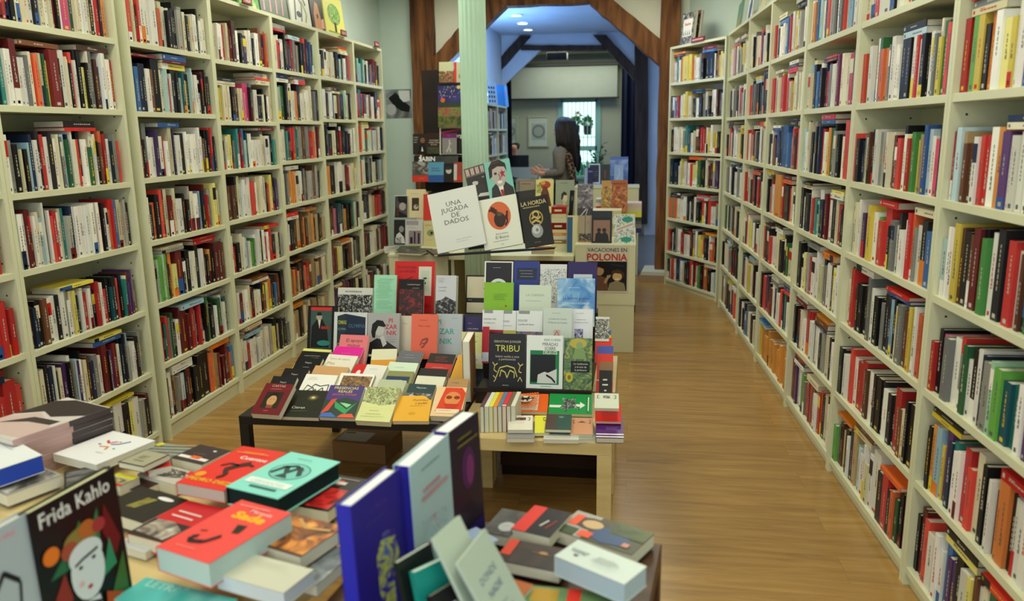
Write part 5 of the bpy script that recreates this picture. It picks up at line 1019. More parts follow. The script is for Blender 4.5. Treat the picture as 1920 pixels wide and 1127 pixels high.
F('small silver book with a black sketched rectangle', (272, 843), (318, 852), .775, (246, 875), t=.016, cov='2a2a2c', art=[Rr(.04, .04, .97, .97, 'a39f88'), Ls(.3, .7, .6, 3, '3a382e', .1, .02), Rr(.3, .28, .7, .31, '3a382e')])
F('grey book of radiating stripes, half hidden behind the silver one', (300, 829), (362, 840), .735, (290, 872), t=.03, cov='8a8c80', art=[Bez([(.0, .1*i), (1, .3+.12*i)], .012, 'c9d0cc' if i % 2 else '3c4440') for i in range(8)] + [Pp([(0, .7), (.1, .95), (.25, .9), (.2, .7)], 'ddd23a')])
F('bright red book under the small silver one', (268, 868), (312, 858), .752, (262, 900), t=.03, cov='d92a28')
F('dark brown book with orange and white title blocks', (376, 833), (432, 845), .745, (355, 880), t=.03, cov='3c2e30', art=[Rr(.05, .16, .95, .3, 'e8e4e2'), Rr(.4, .2, .7, .36, 'e0662a'), Ee(.7, .78, .05, .04, 'dddddd'), Ls(.3, .8, .5, 2, '8a7c7c', .06)])
F('white book with a tangled black thicket drawing and red corner', (303, 869), (372, 888), .735, (298, 912), t=.03, cov='bdb8b2', art=[Np([(.25, .2), (.3, .85), (.75, .9), (.95, .5), (.6, .25)], ('1f1a18', '4a4440', 'bdb8b2'), 40, 2), Rr(.8, .75, 1, 1, 'c8302c')])
F('cream book with black and yellow blocky lettering', (224, 886), (262, 894), .745, (225, 930), t=.025, cov='c9c090', art=[Rr(0, .7, 1, .95, 'e0d82c'), Nn(0, .2, 1, .62, ('22201a', 'c9c090'), 60), Rr(0, 0, 1, .18, 'c23a2a')])
F('red book with a black running figure and yellow capitals', (455, 836), (538, 849), .785, (380, 921), t=.03, cov='e2322c', pages='bfb8b0',
  art=[Ls(.1, .92, .86, 2, 'e8a03a', .04, .016), Tt(.62, .7, .17, 'Cuentos', 'f0e6e2', .02), Bez([(.7, .62), (.56, .54), (.42, .4)], .06, '3a1c1c'), Bez([(.56, .54), (.36, .56), (.24, .48)], .02, '3a1c1c'), Bez([(.7, .6), (.84, .56)], .02, '3a1c1c'), Bez([(.44, .42), (.6, .3), (.52, .22)], .035, '3a1c1c'), Tt(.5, .1, .155, 'PEDRO DIEZ', 'eeb02c', .03), Ee(.16, .24, .1, .06, 'ee962c')])
F('turquoise book with an oval black engraving and white label', (546, 847), (638, 866), .80, (480, 941), t=.045, cov='8adcd2', spine='101012', pages='12282a', hard=True,
  art=[Ee(.52, .56, .34, .21, '3a6a68'), Ee(.52, .56, .32, .195, '7ac8c0'), Bez([(.26, .46), (.36, .66), (.5, .52), (.6, .68), (.76, .5)], .035, '24403f'), Bez([(.3, .62), (.5, .7), (.7, .62)], .025, '24403f'), Pp([(.4, .4), (.5, .52), (.64, .4)], '2c4a48'), Rr(.1, .18, .92, .3, 'e6efec'), Tt(.5, .2, .13, 'CERVANTES', 'b9d8d4', .02, 'c', .9), Rr(.3, .1, .8, .14, '3a6a68'), Ls(.3, .7, .86, 1, '4a8a86')])
F('black and red illustrated book beside the turquoise one', (612, 887), (690, 899), .745, (590, 975), t=.03, cov='1a1214', art=[Np([(.1, .05), (.15, .5), (.45, .62), (.9, .6), (.95, .05)], ('6a0f12', 'cf2222', 'e03a30'), 30), Rr(.1, .7, .6, .86, 'd02c28'), Rr(.2, .73, .7, .81, 'dcd6d4'), Bez([(.1, .92), (.9, .9)], .012, '9a8f8c')])
F('black book with a green glass bottle and white title blot', (266, 912), (353, 937), .745, (232, 990), t=.03, cov='26221e', art=[Ee(.7, .82, .16, .06, 'e8e6e8'), Np([(.34, .3), (.42, .72), (.62, .74), (.52, .32)], ('4a4420', '8a7a34', '7a8a3a'), 30)])
F('red and white book with black photograph at its lower half', (352, 938), (424, 955), .745, (285, 1030), t=.03, cov='c9222a', art=[Rr(0, 0, 1, .45, '2a2624'), Np([(.05, .1), (.1, .44), (.5, .46), (.9, .3), (.8, .05)], ('3a3230', 'a89c90', 'e0dcd4'), 16), Bez([(.2, .72), (.8, .7)], .018, 'e0c8c4'), Bez([(.2, .6), (.75, .58)], .018, 'e0c8c4')])
F('thick salmon red book with yellow script and a curled black moustache', (453, 937), (547, 962), .815, (352, 1062), t=.05, cov='ea4a46', pages='b9d0cc',
  art=[Tt(.55, .7, .26, 'Sade', 'f2b01c', .05, 'c', 1.2), Tt(.62, .84, .12, 'Marqués', 'f0cac4', .01), Ls(.1, .9, .91, 1, 'f0b0a8', th=.014), Bez([(.3, .3), (.22, .26), (.3, .2), (.5, .24), (.6, .38)], .03, '1a1012'), Pp([(.56, .6), (.72, .62), (.76, .48), (.66, .46)], '23201a'), Bez([(.2, .38), (.3, .4)], .01, '7a2c28'), Ls(.2, .7, .1, 1, 'f09a90')])
F('orange and brown book with painted cats and fruit', (553, 963), (645, 988), .775, (528, 1052), t=.03, cov='7a4a26', art=[Nn(0, 0, 1, 1, ('2a1c1c', '8a4a1c', 'd9862c', 'e6a850'), 12, 2), Ee(.3, .75, .16, .08, 'd88a34'), Bez([(.2, .9), (.5, .7), (.9, .8)], .03, 'c99a5c'), Rr(0, 0, 1, .05, '5a3a20')])
F('large pale open booklet with a bowed cover', (466, 1036), (588, 1068), .775, (480, 1112), t=.03, cov='c9c9b6', pages='cdd6de', art=[Ls(.2, .8, .8, 3, 'b4b4a2', .08)])
F('blue grey photo book with yellow lettering near the blue volumes', (612, 1020), (668, 1032), .74, (590, 1120), t=.025, cov='7f8890', art=[Nn(0, .1, 1, 1, ('4a525c', '8a939a', 'c0c6ca'), 16), Ls(.1, .6, .3, 3, 'd0cf4a', .06, .02)])
F('turquoise magazine at the bottom edge of the picture', (274, 1082), (446, 1124), .73, (300, 1150), t=.02, cov='59c8c4', art=[Tt(.3, .7, .13, 'LETRAS', 'a6e6e0', .02), Nn(.4, 0, 1, .9, ('3ab4b0', '8adcd6'), 8)])
# the upright children's covers at the far left
V = lambda lb, TL, TR, z, **k: D(lb, TL, TR, z=z, **{**dict(tilt=88, hard=True), **k})
V('black picture book titled Frida Kahlo with a pale face among leaves', (52, 964), (213, 876), .97, L=.27, t=.02, cov='141012', pages='dfe0b4',
  art=[Tt(.5, .86, .2, 'Frida Kahlo', 'e6e8ea', .01, 'c', .9), Pp([(.1, .5), (.3, .62), (.4, .5)], '2c6a48'), Pp([(.3, .6), (.5, .78), (.55, .6)], '3a7a40'), Pp([(.55, .6), (.72, .8), (.7, .56)], '2c7a4c'), Pp([(.8, .8), (.95, .5), (.86, .4), (.74, .6)], '6a1c20'), Pp([(.05, .3), (.25, .5), (.3, .3), (.15, .2)], '8a2c24'), Pp([(.7, .1), (.95, .4), (.95, .1)], '3f6a34'), Pp([(.66, .3), (.8, .55), (.85, .34)], '2f8a66'), Pp([(.05, .12), (.2, .32), (.3, .12)], '35683a'),
       Ee(.48, .66, .2, .08, '8a7a3a'), Ee(.34, .62, .1, .06, 'a04a34'), Ee(.56, .7, .1, .06, 'b5652c'), Ee(.7, .68, .08, .05, 'a03a3c'), Ee(.14, .66, .09, .06, 'e0761c'),
       Ee(.5, .42, .2, .2, 'd3dde6'), Ee(.5, .54, .2, .1, 'd3dde6'), Bez([(.36, .5), (.46, .52), (.56, .53), (.64, .54)], .009, '161418'), Ee(.42, .47, .025, .012, '161418'), Ee(.58, .49, .025, .012, '161418'), Ee(.49, .31, .03, .014, 'b02a3c'), Ee(.4, .36, .03, .02, 'e0b4bc'), Pp([(.42, .04), (.44, .22), (.58, .22), (.62, .04)], 'cfd9e2'), Bez([(.46, .2), (.6, .16)], .012, '161418'), Bez([(.46, .14), (.6, .1)], .012, '161418'), Pp([(.1, .0), (.3, .18), (.42, .1), (.42, 0)], '6a6034'), Pp([(.62, 0), (.66, .2), (.9, .1), (.95, 0)], 'b04a1c')])
V('grey blue picture book with looping black and green drawing, left edge', (-75, 1030), (50, 962), .97, L=.27, t=.02, cov='a9b6c2', art=[Tt(.6, .92, .1, 'Mis años', 'd98aa0', .03), Bez([(.3, .6), (.5, .72), (.72, .62), (.66, .42), (.45, .4), (.3, .5)], .02, '1f1a24'), Ee(.8, .36, .1, .05, 'a86a78'), Pp([(.5, .2), (.7, .3), (.72, .16)], 'a8b83c'), Bez([(.2, .3), (.4, .2), (.5, .05)], .02, '4a3c6a')])
# three tall volumes in the middle of the foreground
V('tall blue volume with a yellow spotted head, nearest of three', (658, 950), (749, 878), .985, L=.275, t=.03, cov='231c8a', spine='2a2cb0', pages='eef0f4', art=[Tt(.5, .86, .085, 'A. Merino', '4a3a8a'), Np([(.4, .25), (.38, .55), (.55, .68), (.78, .64), (.85, .45), (.7, .3), (.72, .12), (.5, .1)], ('231c8a', '3a3aa0', 'c4cf3a', '4a62b8'), 20, 2), Ls(.2, .8, .8, 1, '4a3a8a')])
V('tall pale blue volume with a faint pink title, middle of three', (768, 876), (841, 813), .985, L=.275, t=.034, cov='a9c6cf', spine='2a2496', pages='f0f2f4', art=[Ls(.25, .85, .9, 1, '7a9aa8', th=.014), Ls(.15, .9, .74, 2, 'c88a9a', .05, .03), Np([(.1, .1), (.2, .55), (.8, .5), (.9, .15)], ('8fb4c0', 'a9c6cf', 'a04a6a'), 14, 2)])
V('tall dark purple volume with a magenta portrait, farthest of three', (841, 812), (897, 771), .985, L=.275, t=.04, cov='1f142c', spine='3a2a86', pages='f0f2f4', art=[Ls(.15, .9, .88, 2, '7a7034', .05, .02), Ee(.55, .62, .22, .17, '4a1a58'), Ee(.6, .6, .12, .12, '7a2a6c'), Rr(0, 0, 1, .14, '2a1c66')])
# leaning fan of pale booklets in front of them
V('pale green booklet with two blue handwritten lines, back of the fan', (812, 1010), (862, 966), .93, L=.22, t=.006, tilt=62, cov='bccabb', hard=False, art=[Ls(.2, .85, .7, 3, '4a5a9a', .08, .02)])
V('pale green booklet with blue title Donde nadie, front of the fan', (858, 1056), (910, 990), .90, L=.22, t=.006, tilt=60, cov='b6c4b8', hard=False, art=[Tt(.5, .72, .15, 'DONDE', '4a5a86', .0), Tt(.5, .6, .15, 'NADIE', '4a5a86', .0), Ls(.2, .8, .5, 2, '7c8aa0', .06)])
V('teal booklet with white page edges in the leaning fan', (776, 1074), (840, 1044), .875, L=.18, t=.014, tilt=75, cov='1a8a80', hard=False, pages='dfe6de')
V('black backed booklet beside the teal one in the fan', (745, 1056), (808, 1018), .885, L=.18, t=.012, tilt=75, cov='17211f', hard=False, pages='c9d3c6')
V('black booklet with white capitals at the bottom edge', (806, 1118), (852, 1090), .85, L=.18, t=.012, tilt=60, cov='141317', hard=False, art=[Ls(.2, .8, .8, 4, 'dcdce0', .12, .05)])
F('plain pale blue leaflet lying right of the leaning booklets', (893, 988), (935, 1012), .76, (960, 1085), t=.003, cov='a8bce0', nobook=True)
F('brown orange envelope under the pale blue leaflet', (950, 1082), (1000, 1096), .745, (975, 1120), t=.012, cov='b0602c')
# right-hand part of the dark table
F('grey black book with a white moonlike face', (942, 953), (992, 962), .735, (930, 1003), t=.025, cov='3c3838', art=[Nn(0, 0, 1, 1, ('2a2626', '4a4646', '6a6464'), 20), Ee(.66, .34, .28, .18, 'b9bcc0'), Ls(.5, .8, .36, 1, '5a5a60')])
F('black book with a broad scarlet band along its left side', (1003, 947), (1072, 962), .745, (1008, 1014), t=.028, cov='1f1a1c', art=[Rr(0, 0, .36, 1, 'e2362a'), Bez([(.56, .3), (.66, .55)], .02, 'dcd6d0'), Bez([(.74, .25), (.84, .6)], .012, 'c23a30')])
F('glossy book with a painted girl in blue and orange stickers', (1084, 957), (1227, 1001), .735, (1128, 1040), t=.03, cov='4a4a38', art=[Rr(0, 0, .35, 1, 'a8a49c'), Ee(.32, .62, .22, .26, '4a3c2c'), Ee(.33, .62, .13, .17, 'c9a878'), Pp([(.35, .2), (.5, .7), (.8, .6), (.92, .2), (.6, .05)], '2c4a78'), Nn(.55, .5, 1, 1, ('22301c', '4a5a2c', '6a6a44'), 14), Rr(.06, .4, .17, .85, 'e8522a'), Rr(.28, .06, .44, .3, 'e8522a'), Rr(.0, 0, .25, .3, '3a4a28'), Rr(.82, .15, .9, .3, 'c88a7a')])
F('brown black still life book with a scarlet corner', (958, 1010), (1074, 1032), .74, (1040, 1100), t=.025, cov='3a2a26', art=[Nn(.2, 0, 1, 1, ('241a18', '3c2a24', '5a4030'), 9), Rr(0, .3, .16, 1, 'e2462f'), Ee(.62, .62, .07, .07, 'b08a5c'), Bez([(.45, .6), (.75, .55)], .012, '8a6a44')])
F('small thick white book with grey block text', (1084, 1012), (1213, 1062), .795, (1128, 1100), t=.04, cov='ccd8d4', pages='aec0cc', art=[Tt(.2, .52, .07, 'DONDE', '4a5256', .01), Tt(.2, .44, .07, 'NADIE', '4a5256', .01), Ee(.2, .34, .035, .05, '3a4246'), Ls(.4, .8, .6, 6, '8a9698', .07, .02)])
F('green cover with yellow photo and red band at the bottom edge', (985, 1096), (1150, 1112), .735, (1070, 1150), t=.02, cov='6a8a5c', art=[Rr(.1, .3, .4, .9, 'b08a2c'), Rr(.5, 0, .65, 1, 'e03a2c')])
# cardboard box on the floor under the black table
A = at(625, 832, z=.10)
o = empty('cardboard_box', (A.x+.12, A.y+.12, 0), R(-6)); tag(o, 'brown cardboard box with a pale label on the floor under the black table', 'box')
b = MB(); b.box((-.13, -.1, 0), (.15, .12, .10), '94704a'); b.build('box_body', 'matte', o, bevel=.003)
b = MB(); b.box((-.12, -.08, .1003), (.04, .04, .101), 'a09a90'); b.box((-.11, .01, .1011), (-.06, .03, .1014), '4a4a4a'); b.build('label_sheet', 'print', o)
o = empty('storage_crate', (-.36, 3.62, 0)); tag(o, 'dark wooden crate standing under the birch tables', 'crate')
b = MB(); b.box((-.22, -.2, .0), (.24, .22, .30), '2a1d14'); b.build('crate_body', 'matte', o, bevel=.003)
for zz in (.08, .18, .28):
    b = MB(); b.box((-.225, -.206, zz-.03), (.245, -.2, zz+.03), '38281c'); b.build('slat', 'matte', o)
# ================================================================ ON TOP OF THE BOOKCASES
def sign(label, u0, u1, v, x=None, y=None, txt=None, rz=0, z=2.374):
    A = at(u0, v, z=z); B_ = at(u1, v, z=z); L_ = (B_-A).length; w_ = max(.12, min(.22, L_))
    if x is not None: loc = (x, A.y, 2.3705)
    else: loc = (A.x, A.y, 2.3705)
    b = MB(); b.box((-w_/2, -.004, 0), (w_/2, .004, .045), '8a1f22'); mats = ['print']
    if txt:
        v_, f_, wd = text_geo(txt, .02, .9); S = min(.032, w_*.85/wd); n0 = len(b.v); b.v += [(a*S-wd*S/2, -.0045, .012+c*S) for a, c in v_]
        for q in f_: b.f.append(tuple(n0+i for i in q)); b.c.append(H('e6d8d0')); b.m.append(0)
    b.box((-w_/2, -.012, -.0), (w_/2, .012, .002), '8a1f22')
    o = b.build('category_sign', 'print', T=Matrix.Translation(loc) @ Matrix.Rotation(rz, 4, 'Z')); tag(o, label, 'sign')
sign('small dark red sign lettered Poesía on top of a left bookcase', 440, 466, 8, x=XF+.02, txt='POESÍA', rz=R(90))
sign('small dark red sign on top of the sixth left bookcase', 611, 640, 68, x=XF+.02, txt='ENSAYO', rz=R(90))
sign('small dark red sign on top of the last left bookcase', 684, 700, 88, x=XF+.02, txt='TEATRO', rz=R(90))
zc = zO.lerp(zE, .52); b = MB()
o_ = None
A = zc; 
b = MB(); b.box((-.11, -.004, 0), (.11, .004, .04), '8a1f22'); b.box((-.09, -.0048, .014), (.09, -.004, .026), 'c9b0a8'); b.box((-.11, -.012, 0), (.11, .012, .002), '8a1f22')
o_ = b.build('category_sign', 'print', T=Matrix.Translation((zc.x, zc.y, 2.3705)) @ Matrix.Rotation(math.atan2((zE-zO).y, (zE-zO).x), 4, 'Z')); tag(o_, 'small dark red sign on top of the angled bookcase by the post', 'sign')
def wallbook(label, u, v0, w_, h_, art, cov, x=None, rz=R(90), n='picture_book', t=.012, z=2.371, yy=None, lean=6, u1=None):
    """an upright picture book on top of a case; its left foot is seen at u"""
    A = at(u, v0, x=x) if x is not None else at(u, v0, y=yy)
    if u1: w_ = min(.45, abs(at(u1, v0, x=x).y-A.y))-.012
    mb = MB(); mats = ['print']; mb.box((0, 0, -.002), (w_, h_, 0), cov); mb.box((0, 0, -t), (w_, h_, -t+.002), cov); mb.box((0, 0, -t+.002), (.002, h_, -.002), cov); paint(mb, mats, w_, h_, art)
    o = mb.build(n, mats, T=Matrix.Translation((A.x, A.y, z+.001)) @ Matrix.Rotation(rz, 4, 'Z') @ Matrix.Rotation(R(90-lean), 4, 'X')); tag(o, label, 'picture book')
    pg = MB(); pg.box((.002, .003, -t+.002), (w_-.003, h_-.003, -.002), 'd9d6c6'); pg.build('page_block', 'paper', o)
xt = XF-.06
wallbook('green picture book with a jungle scene on top of the left bookcases', 450, 20, .30, .30, [Nn(0, 0, 1, 1, ('22601f', '5fae3c', 'c7d6a0'), 8)], '6fae4a', xt, u1=489)
wallbook('grey picture book with pink flamingo shapes on top of the left bookcases', 491, 28, .42, .30, [Pp([(.1+.22*i, .1), (.14+.22*i, .5), (.08+.22*i, .75), (.2+.22*i, .85), (.24+.22*i, .6), (.17+.22*i, .4), (.15+.22*i, .1)], 'd6959a') for i in range(4)], '5b6a62', xt, u1=545)
wallbook('white picture book with black and green scribbled plants on top', 548, 40, .42, .32, [Bez([(.2, .1), (.3, .6), (.6, .8), (.8, .5)], .03, '2a2a2a'), Bez([(.5, .1), (.6, .5), (.35, .7)], .025, '4a4a4a'), Bez([(.7, .1), (.8, .3), (.6, .6)], .03, '9aa83c'), Ee(.4, .25, .12, .07, '3a3a3a')], 'd6d8d2', xt, u1=586)
wallbook('black picture book with an orange dog face on top', 588, 55, .36, .32, [Ls(.1, .9, .85, 1, 'd6d0c0', th=.04), Pp([(.2, 0), (.2, .4), (.4, .7), (.6, .66), (.75, .3), (.8, 0)], 'c58a5c'), Ee(.48, .36, .07, .06, '1a1412'), Pp([(.7, .1), (.95, .1), (.95, .35), (.75, .3)], 'd9a0a0')], '17120f', xt, u1=612)
wallbook('yellow picture book with a green tree on top of the left bookcases', 614, 66, .40, .32, [Ee(.5, .56, .32, .26, '5fa04a'), Np([(.5+.3*math.cos(a), .56+.24*math.sin(a)) for a in [k*math.pi/8 for k in range(16)]], ('3f7a38', '7ab85c', 'dfe27a'), 40), Rr(.45, .1, .55, .36, '4a3a34'), Bez([(.1, .1), (.9, .1)], .02, '9aa84a')], 'e9e57c', xt, u1=650)
xr = rpt(5.6).x+.05
wallbook('green picture book cut by the top edge, on the right bookcases', 1378, 38, .28, .30, [Ee(.35, .4, .14, .1, 'c9783c'), Ee(.65, .5, .12, .1, 'c9783c')], '4a8a70', xr, rz=R(-92), u1=1398)
wallbook('white picture book with a blue and red horse, on the right bookcases', 1398, 30, .32, .30, [Pp([(.2, .1), (.3, .6), (.6, .8), (.8, .5), (.6, .1)], '24488a'), Pp([(.1, .02), (.9, .02), (.9, .12), (.1, .12)], 'c23a2c')], 'dfe0dc', xr, rz=R(-92), u1=1420)
wallbook('pale yellow picture book nearest the top edge of the right bookcases', 1420, 20, .36, .30, [Bez([(.1, .3), (.5, .5), (.9, .3)], .03, '9a8a3c')], 'dcd8b0', xr, rz=R(-92), u1=1444)
zd = (zE-zO).normalized(); zr = math.atan2(zd.y, zd.x); zn = Vector((zd.y, -zd.x, 0))*-1
p = zO+zd*.10+Vector((-zd.y, zd.x, 0))*.08
wallbook('red spined book with Beatles on its white label, on the angled bookcase', 1275, 60, .22, .30, [Nn(.0, 0, 1, 1, ('151515', '6a6a66', 'c9c9c4'), 30), Rr(.14, .26, .86, .8, 'e2e2de'), Tt(.5, .6, .17, 'Beatles', 'c22a22', .02), Pp([(.2, .3), (.24, .46), (.28, .3)], BK_), Pp([(.36, .3), (.4, .46), (.44, .3)], BK_), Pp([(.52, .3), (.56, .46), (.6, .3)], BK_), Pp([(.68, .3), (.72, .46), (.76, .3)], BK_)], 'b8b8b2', yy=8.18, rz=zr, t=.03)
wallbook('dark crimson edged book behind the one lettered Beatles', 1287, 60, .20, .31, [Nn(.0, 0, 1, 1, ('151515', '6a2a26', 'a9a9a4'), 30)], '6a1a1c', yy=8.20, rz=zr, t=.03)

# ================================================================ ROOMS BEYOND
def disc_light(u, v, z, col, e, label):
    p = at(u, v, z=z); o = empty('ceiling_spotlight', (p.x, p.y, z)); tag(o, label, 'spotlight')
    b = MB(); b.lathe([(.085, -.004), (.085, -.012), (.065, -.012), (.065, -.004)], 'e6e8ea', n=24); b.build('trim_ring', 'paint', o)
    b = MB(); b.lathe([(.062, -.006), (.062, -.004)], n=24); b.build('lamp', emit_mat('spot_glow', col, e), o)
disc_light(968, 28, 3.0, 'e6f2ff', 4, 'round ceiling spotlight, the nearest of the three beyond the archway')
disc_light(980, 43, 3.0, 'eaf4ff', 14, 'round ceiling spotlight, the brightest of the three beyond the archway')
disc_light(990, 55, 3.0, 'e6f2ff', 4, 'round ceiling spotlight, the farthest of the three beyond the archway')
disc_light(1091, 115, 2.86, 'f6fff0', 5, 'round ceiling light in front of the projection screen')
# projector
p = at(1045, 106, y=13.0)
o = empty('projector', (p.x, p.y, 2.86)); tag(o, 'black projector hanging from the ceiling of the back room', 'projector'); zb = p.z-2.86
b = MB(); b.box((-.16, -.13, zb-.06), (.16, .13, zb+.06), '17181a'); b.build('body', 'paint', o, bevel=.012)
b = MB(); b.tube([(.08, -.13, zb), (.08, -.16, zb)], .035, '2a2c30', n=16); b.build('lens', 'paint', o)
b = MB(); b.tube([(0, 0, zb+.06), (0, 0, -.01)], .016, '17181a'); b.box((-.05, -.05, -.015), (.05, .05, 0), '17181a'); b.build('ceiling_mount', 'paint', o)
b = MB(); b.tube([(.06, .02, zb+.06), (.10, .04, zb+.16), (.07, .06, zb+.26), (.09, .06, -.005)], .005, '17181a', n=6); b.build('cable', 'paint', o)
# screen
ys = 13.98
a, c = at(957, 127, y=ys), at(1157, 181, y=ys)
o = empty('projection_screen', ((a.x+c.x)/2, ys, c.z)); tag(o, 'half lowered grey projection screen with a black bottom bar', 'projection screen'); T = local(o)
b = MB(); b.box((a.x-.05, ys, a.z), (c.x+.05, ys+.09, a.z+.06), '2a2c2a', T=T); b.build('housing', 'paint', o, bevel=.01)
b = MB(); b.box((a.x, ys+.03, c.z), (c.x, ys+.034, a.z), '9aa296', T=T); b.build('fabric', 'matte', o)
b = MB(); b.box((a.x-.03, ys+.02, c.z-.025), (c.x+.03, ys+.045, c.z), '17181a', T=T); b.build('bottom_bar', 'paint', o)
b = MB()
for x in (a.x+.02, c.x-.02): b.box((x-.02, ys+.09, a.z+.01), (x+.02, YW-.003, a.z+.04), '2a2c2a', T=T)
b.build('bracket', 'paint', o)
# curtains
def curtain(label, x0, x1, y, z1, col, z0=.05):
    b = MB(); n = 36; P = []
    for i in range(n+1):
        t = i/n; P.append((x0+(x1-x0)*t, y+.035*math.sin(t*math.pi*2*max(2, (x1-x0)/.11))))
    for q in range(2):
        off = q*.012
        for (xa, ya), (xb, yb_) in zip(P, P[1:]):
            pts = [(xa, ya+off, z0), (xb, yb_+off, z0), (xb, yb_+off, z1), (xa, ya+off, z1)]
            b.poly(pts if q == 0 else pts[::-1], col)
    b.box((x0, y-.02, z1), (x1, y+.03, z1+.02), col)
    o = b.build('curtain', 'matte', smooth=True, origin=(x0, y, z0)); tag(o, label, 'curtain')
a = at(1166, 150, y=13.6); c = at(1196, 150, y=13.6)
curtain('floor length dark navy curtain right of the far window', a.x, c.x+.25, 13.6, 2.80, '161c34')
a = at(944, 150, y=12.7); c = at(958, 150, y=12.7)
curtain('dark curtain at the left side of the back room', a.x-.3, c.x, 12.75, 2.8, '15171c')
# framed prints
for (u0, u1, lab) in ((990, 1029, 'framed print of a soft grey ring on the back wall'), (945, 971, 'framed print of a grey ring partly hidden behind the far shelf')):
    a, c = at(u0, 218, y=YW-.02), at(u1, 275, y=YW-.02); w_, h_ = c.x-a.x, a.z-c.z
    o = empty('framed_print', (a.x, YW, c.z)); tag(o, lab, 'framed print')
    b = MB(); f = .022
    for lo, hi in (((0, -.025, 0), (f, 0, h_)), ((w_-f, -.025, 0), (w_, 0, h_)), ((f, -.025, 0), (w_-f, 0, f)), ((f, -.025, h_-f), (w_-f, 0, h_))): b.box(lo, hi, 'b3b490')
    b.build('frame', 'paint', o)
    b = MB(); mats = ['matte']; b.box((f, -.012, f), (w_-f, -.002, h_-f), 'b9c4b8')
    n = 28; cx2, cz2 = w_/2, h_*.5; r0 = w_*.30
    b.box((w_*.17, -.0128, h_*.22), (w_*.83, -.0122, h_*.76), 'a3aea3')
    for k, (ra, col) in enumerate(((1.12, '8a948a'), (1.0, '6b756d'), (.86, '7d877e'), (.74, '98a298'))):
        b.poly([(cx2+r0*ra*math.cos(2*math.pi*i/n), -.0132-.0004*k, cz2+r0*ra*math.sin(2*math.pi*i/n)) for i in range(n)][::1], col)
    b.build('sheet', mats, o)
# planters hanging outside the window
def leafy(mb, c, r, n, cols, seed, size=.06, up=.6):
    rd = random.Random(seed)
    for i in range(n):
        d = Vector((rd.gauss(0, 1), rd.gauss(0, 1), rd.gauss(0, 1)+up)).normalized(); p = Vector(c)+d*r*rd.uniform(.3, 1); s_ = size*rd.uniform(.6, 1.2)
        a = d.cross(Vector((rd.random(), rd.random(), rd.random()))).normalized(); q = p+d*s_*1.6
        m_ = (p+q)/2; mb.poly([p, m_+a*s_*.4, q, m_-a*s_*.4], rd.choice(cols))
yo = 14.75
for k, (u, v, nm) in enumerate(((1079, 236, 'left'), (1102, 236, 'right'))):
    p = at(u, v, y=yo); o = empty('hanging_planter', (p.x, p.y, p.z-.16)); tag(o, 'dark flower pot with green plants outside the window, the %s one' % nm, 'planter')
    b = MB(); b.lathe([(.06, 0), (.085, .16), (.09, .165), (.07, .16)], '23303a', n=16); b.build('pot', 'paint', o)
    b = MB(); leafy(b, (0, 0, .22), .07, 110, ('2f7a4c', '4c9a5c', '78b87c'), 5+k, .05); b.build('plant', 'matte', o)
    b = MB(); b.tube([(0, 0, -.3), (0, 0, 0)], .008, '4a4a4a', n=6); b.tube([(0, .0, -.28), (0, .845, -.28)], .008, '4a4a4a', n=6); b.build('bracket', 'paint', o)
    if k == 0:
        b = MB(); leafy(b, (.03, 0, .34), .04, 30, ('d8703c', 'e08a5c'), 9, .04); b.build('flowers', 'matte', o)
# low garden plants behind the lower pane
p = at(1100, 318, y=15.0)
o = empty('garden_bush', (p.x, p.y, -.05)); tag(o, 'leafy green bush behind the lower pane of the window', 'bush')
b = MB(); leafy(b, (0, 0, p.z-.15), .26, 400, ('3f9a78', '6ab89a', '8ad0b4'), 21, .09); b.build('foliage', 'matte', o)
b = MB(); b.tube([(0, 0, 0), (0, 0, p.z-.1)], .02, '5a4a38'); b.build('stem', 'matte', o)

# far bookcase top books and the display table books
for lb, u0, u1, v, y, L_, c, art in (
    ('white and blue spotted picture book on top of the far bookcase', 918, 934, 145, 9.3, .26, 'a9c4dc', [Ee(.2+.25*(i % 3), .15+.2*(i//3), .08, .06, '1a2a4a') for i in range(12)]),
    ('blue picture book on top of the far bookcase, in the middle', 934, 940, 147, 9.6, .26, '3c86c8', []),
    ('pale blue picture book with pink title on top of the far bookcase', 940, 953, 150, 9.9, .26, '7ab0dc', [Rr(.2, .55, .8, .75, 'c890b0'), Rr(.3, .1, .7, .3, 'b8d4ea')])):
    A = at(u0, v, x=-1.66); B_ = at(u1, v, x=-1.66)
    w_ = .2; mb = MB(); mats = ['print']; mb.box((0, 0, -.012), (w_, L_, 0), c); paint(mb, mats, w_, L_, art)
    o = mb.build('picture_book', mats, T=Matrix.Translation(((-1.68, A.y, 1.9005))) @ Matrix.Rotation(R(90-25), 4, 'Z') @ Matrix.Rotation(R(84), 4, 'X')); tag(o, lb, 'picture book')
cabinet('dark low shelf beyond the archway holding blue lit upright books', -.62, .08, 8.75, 9.15, .98)
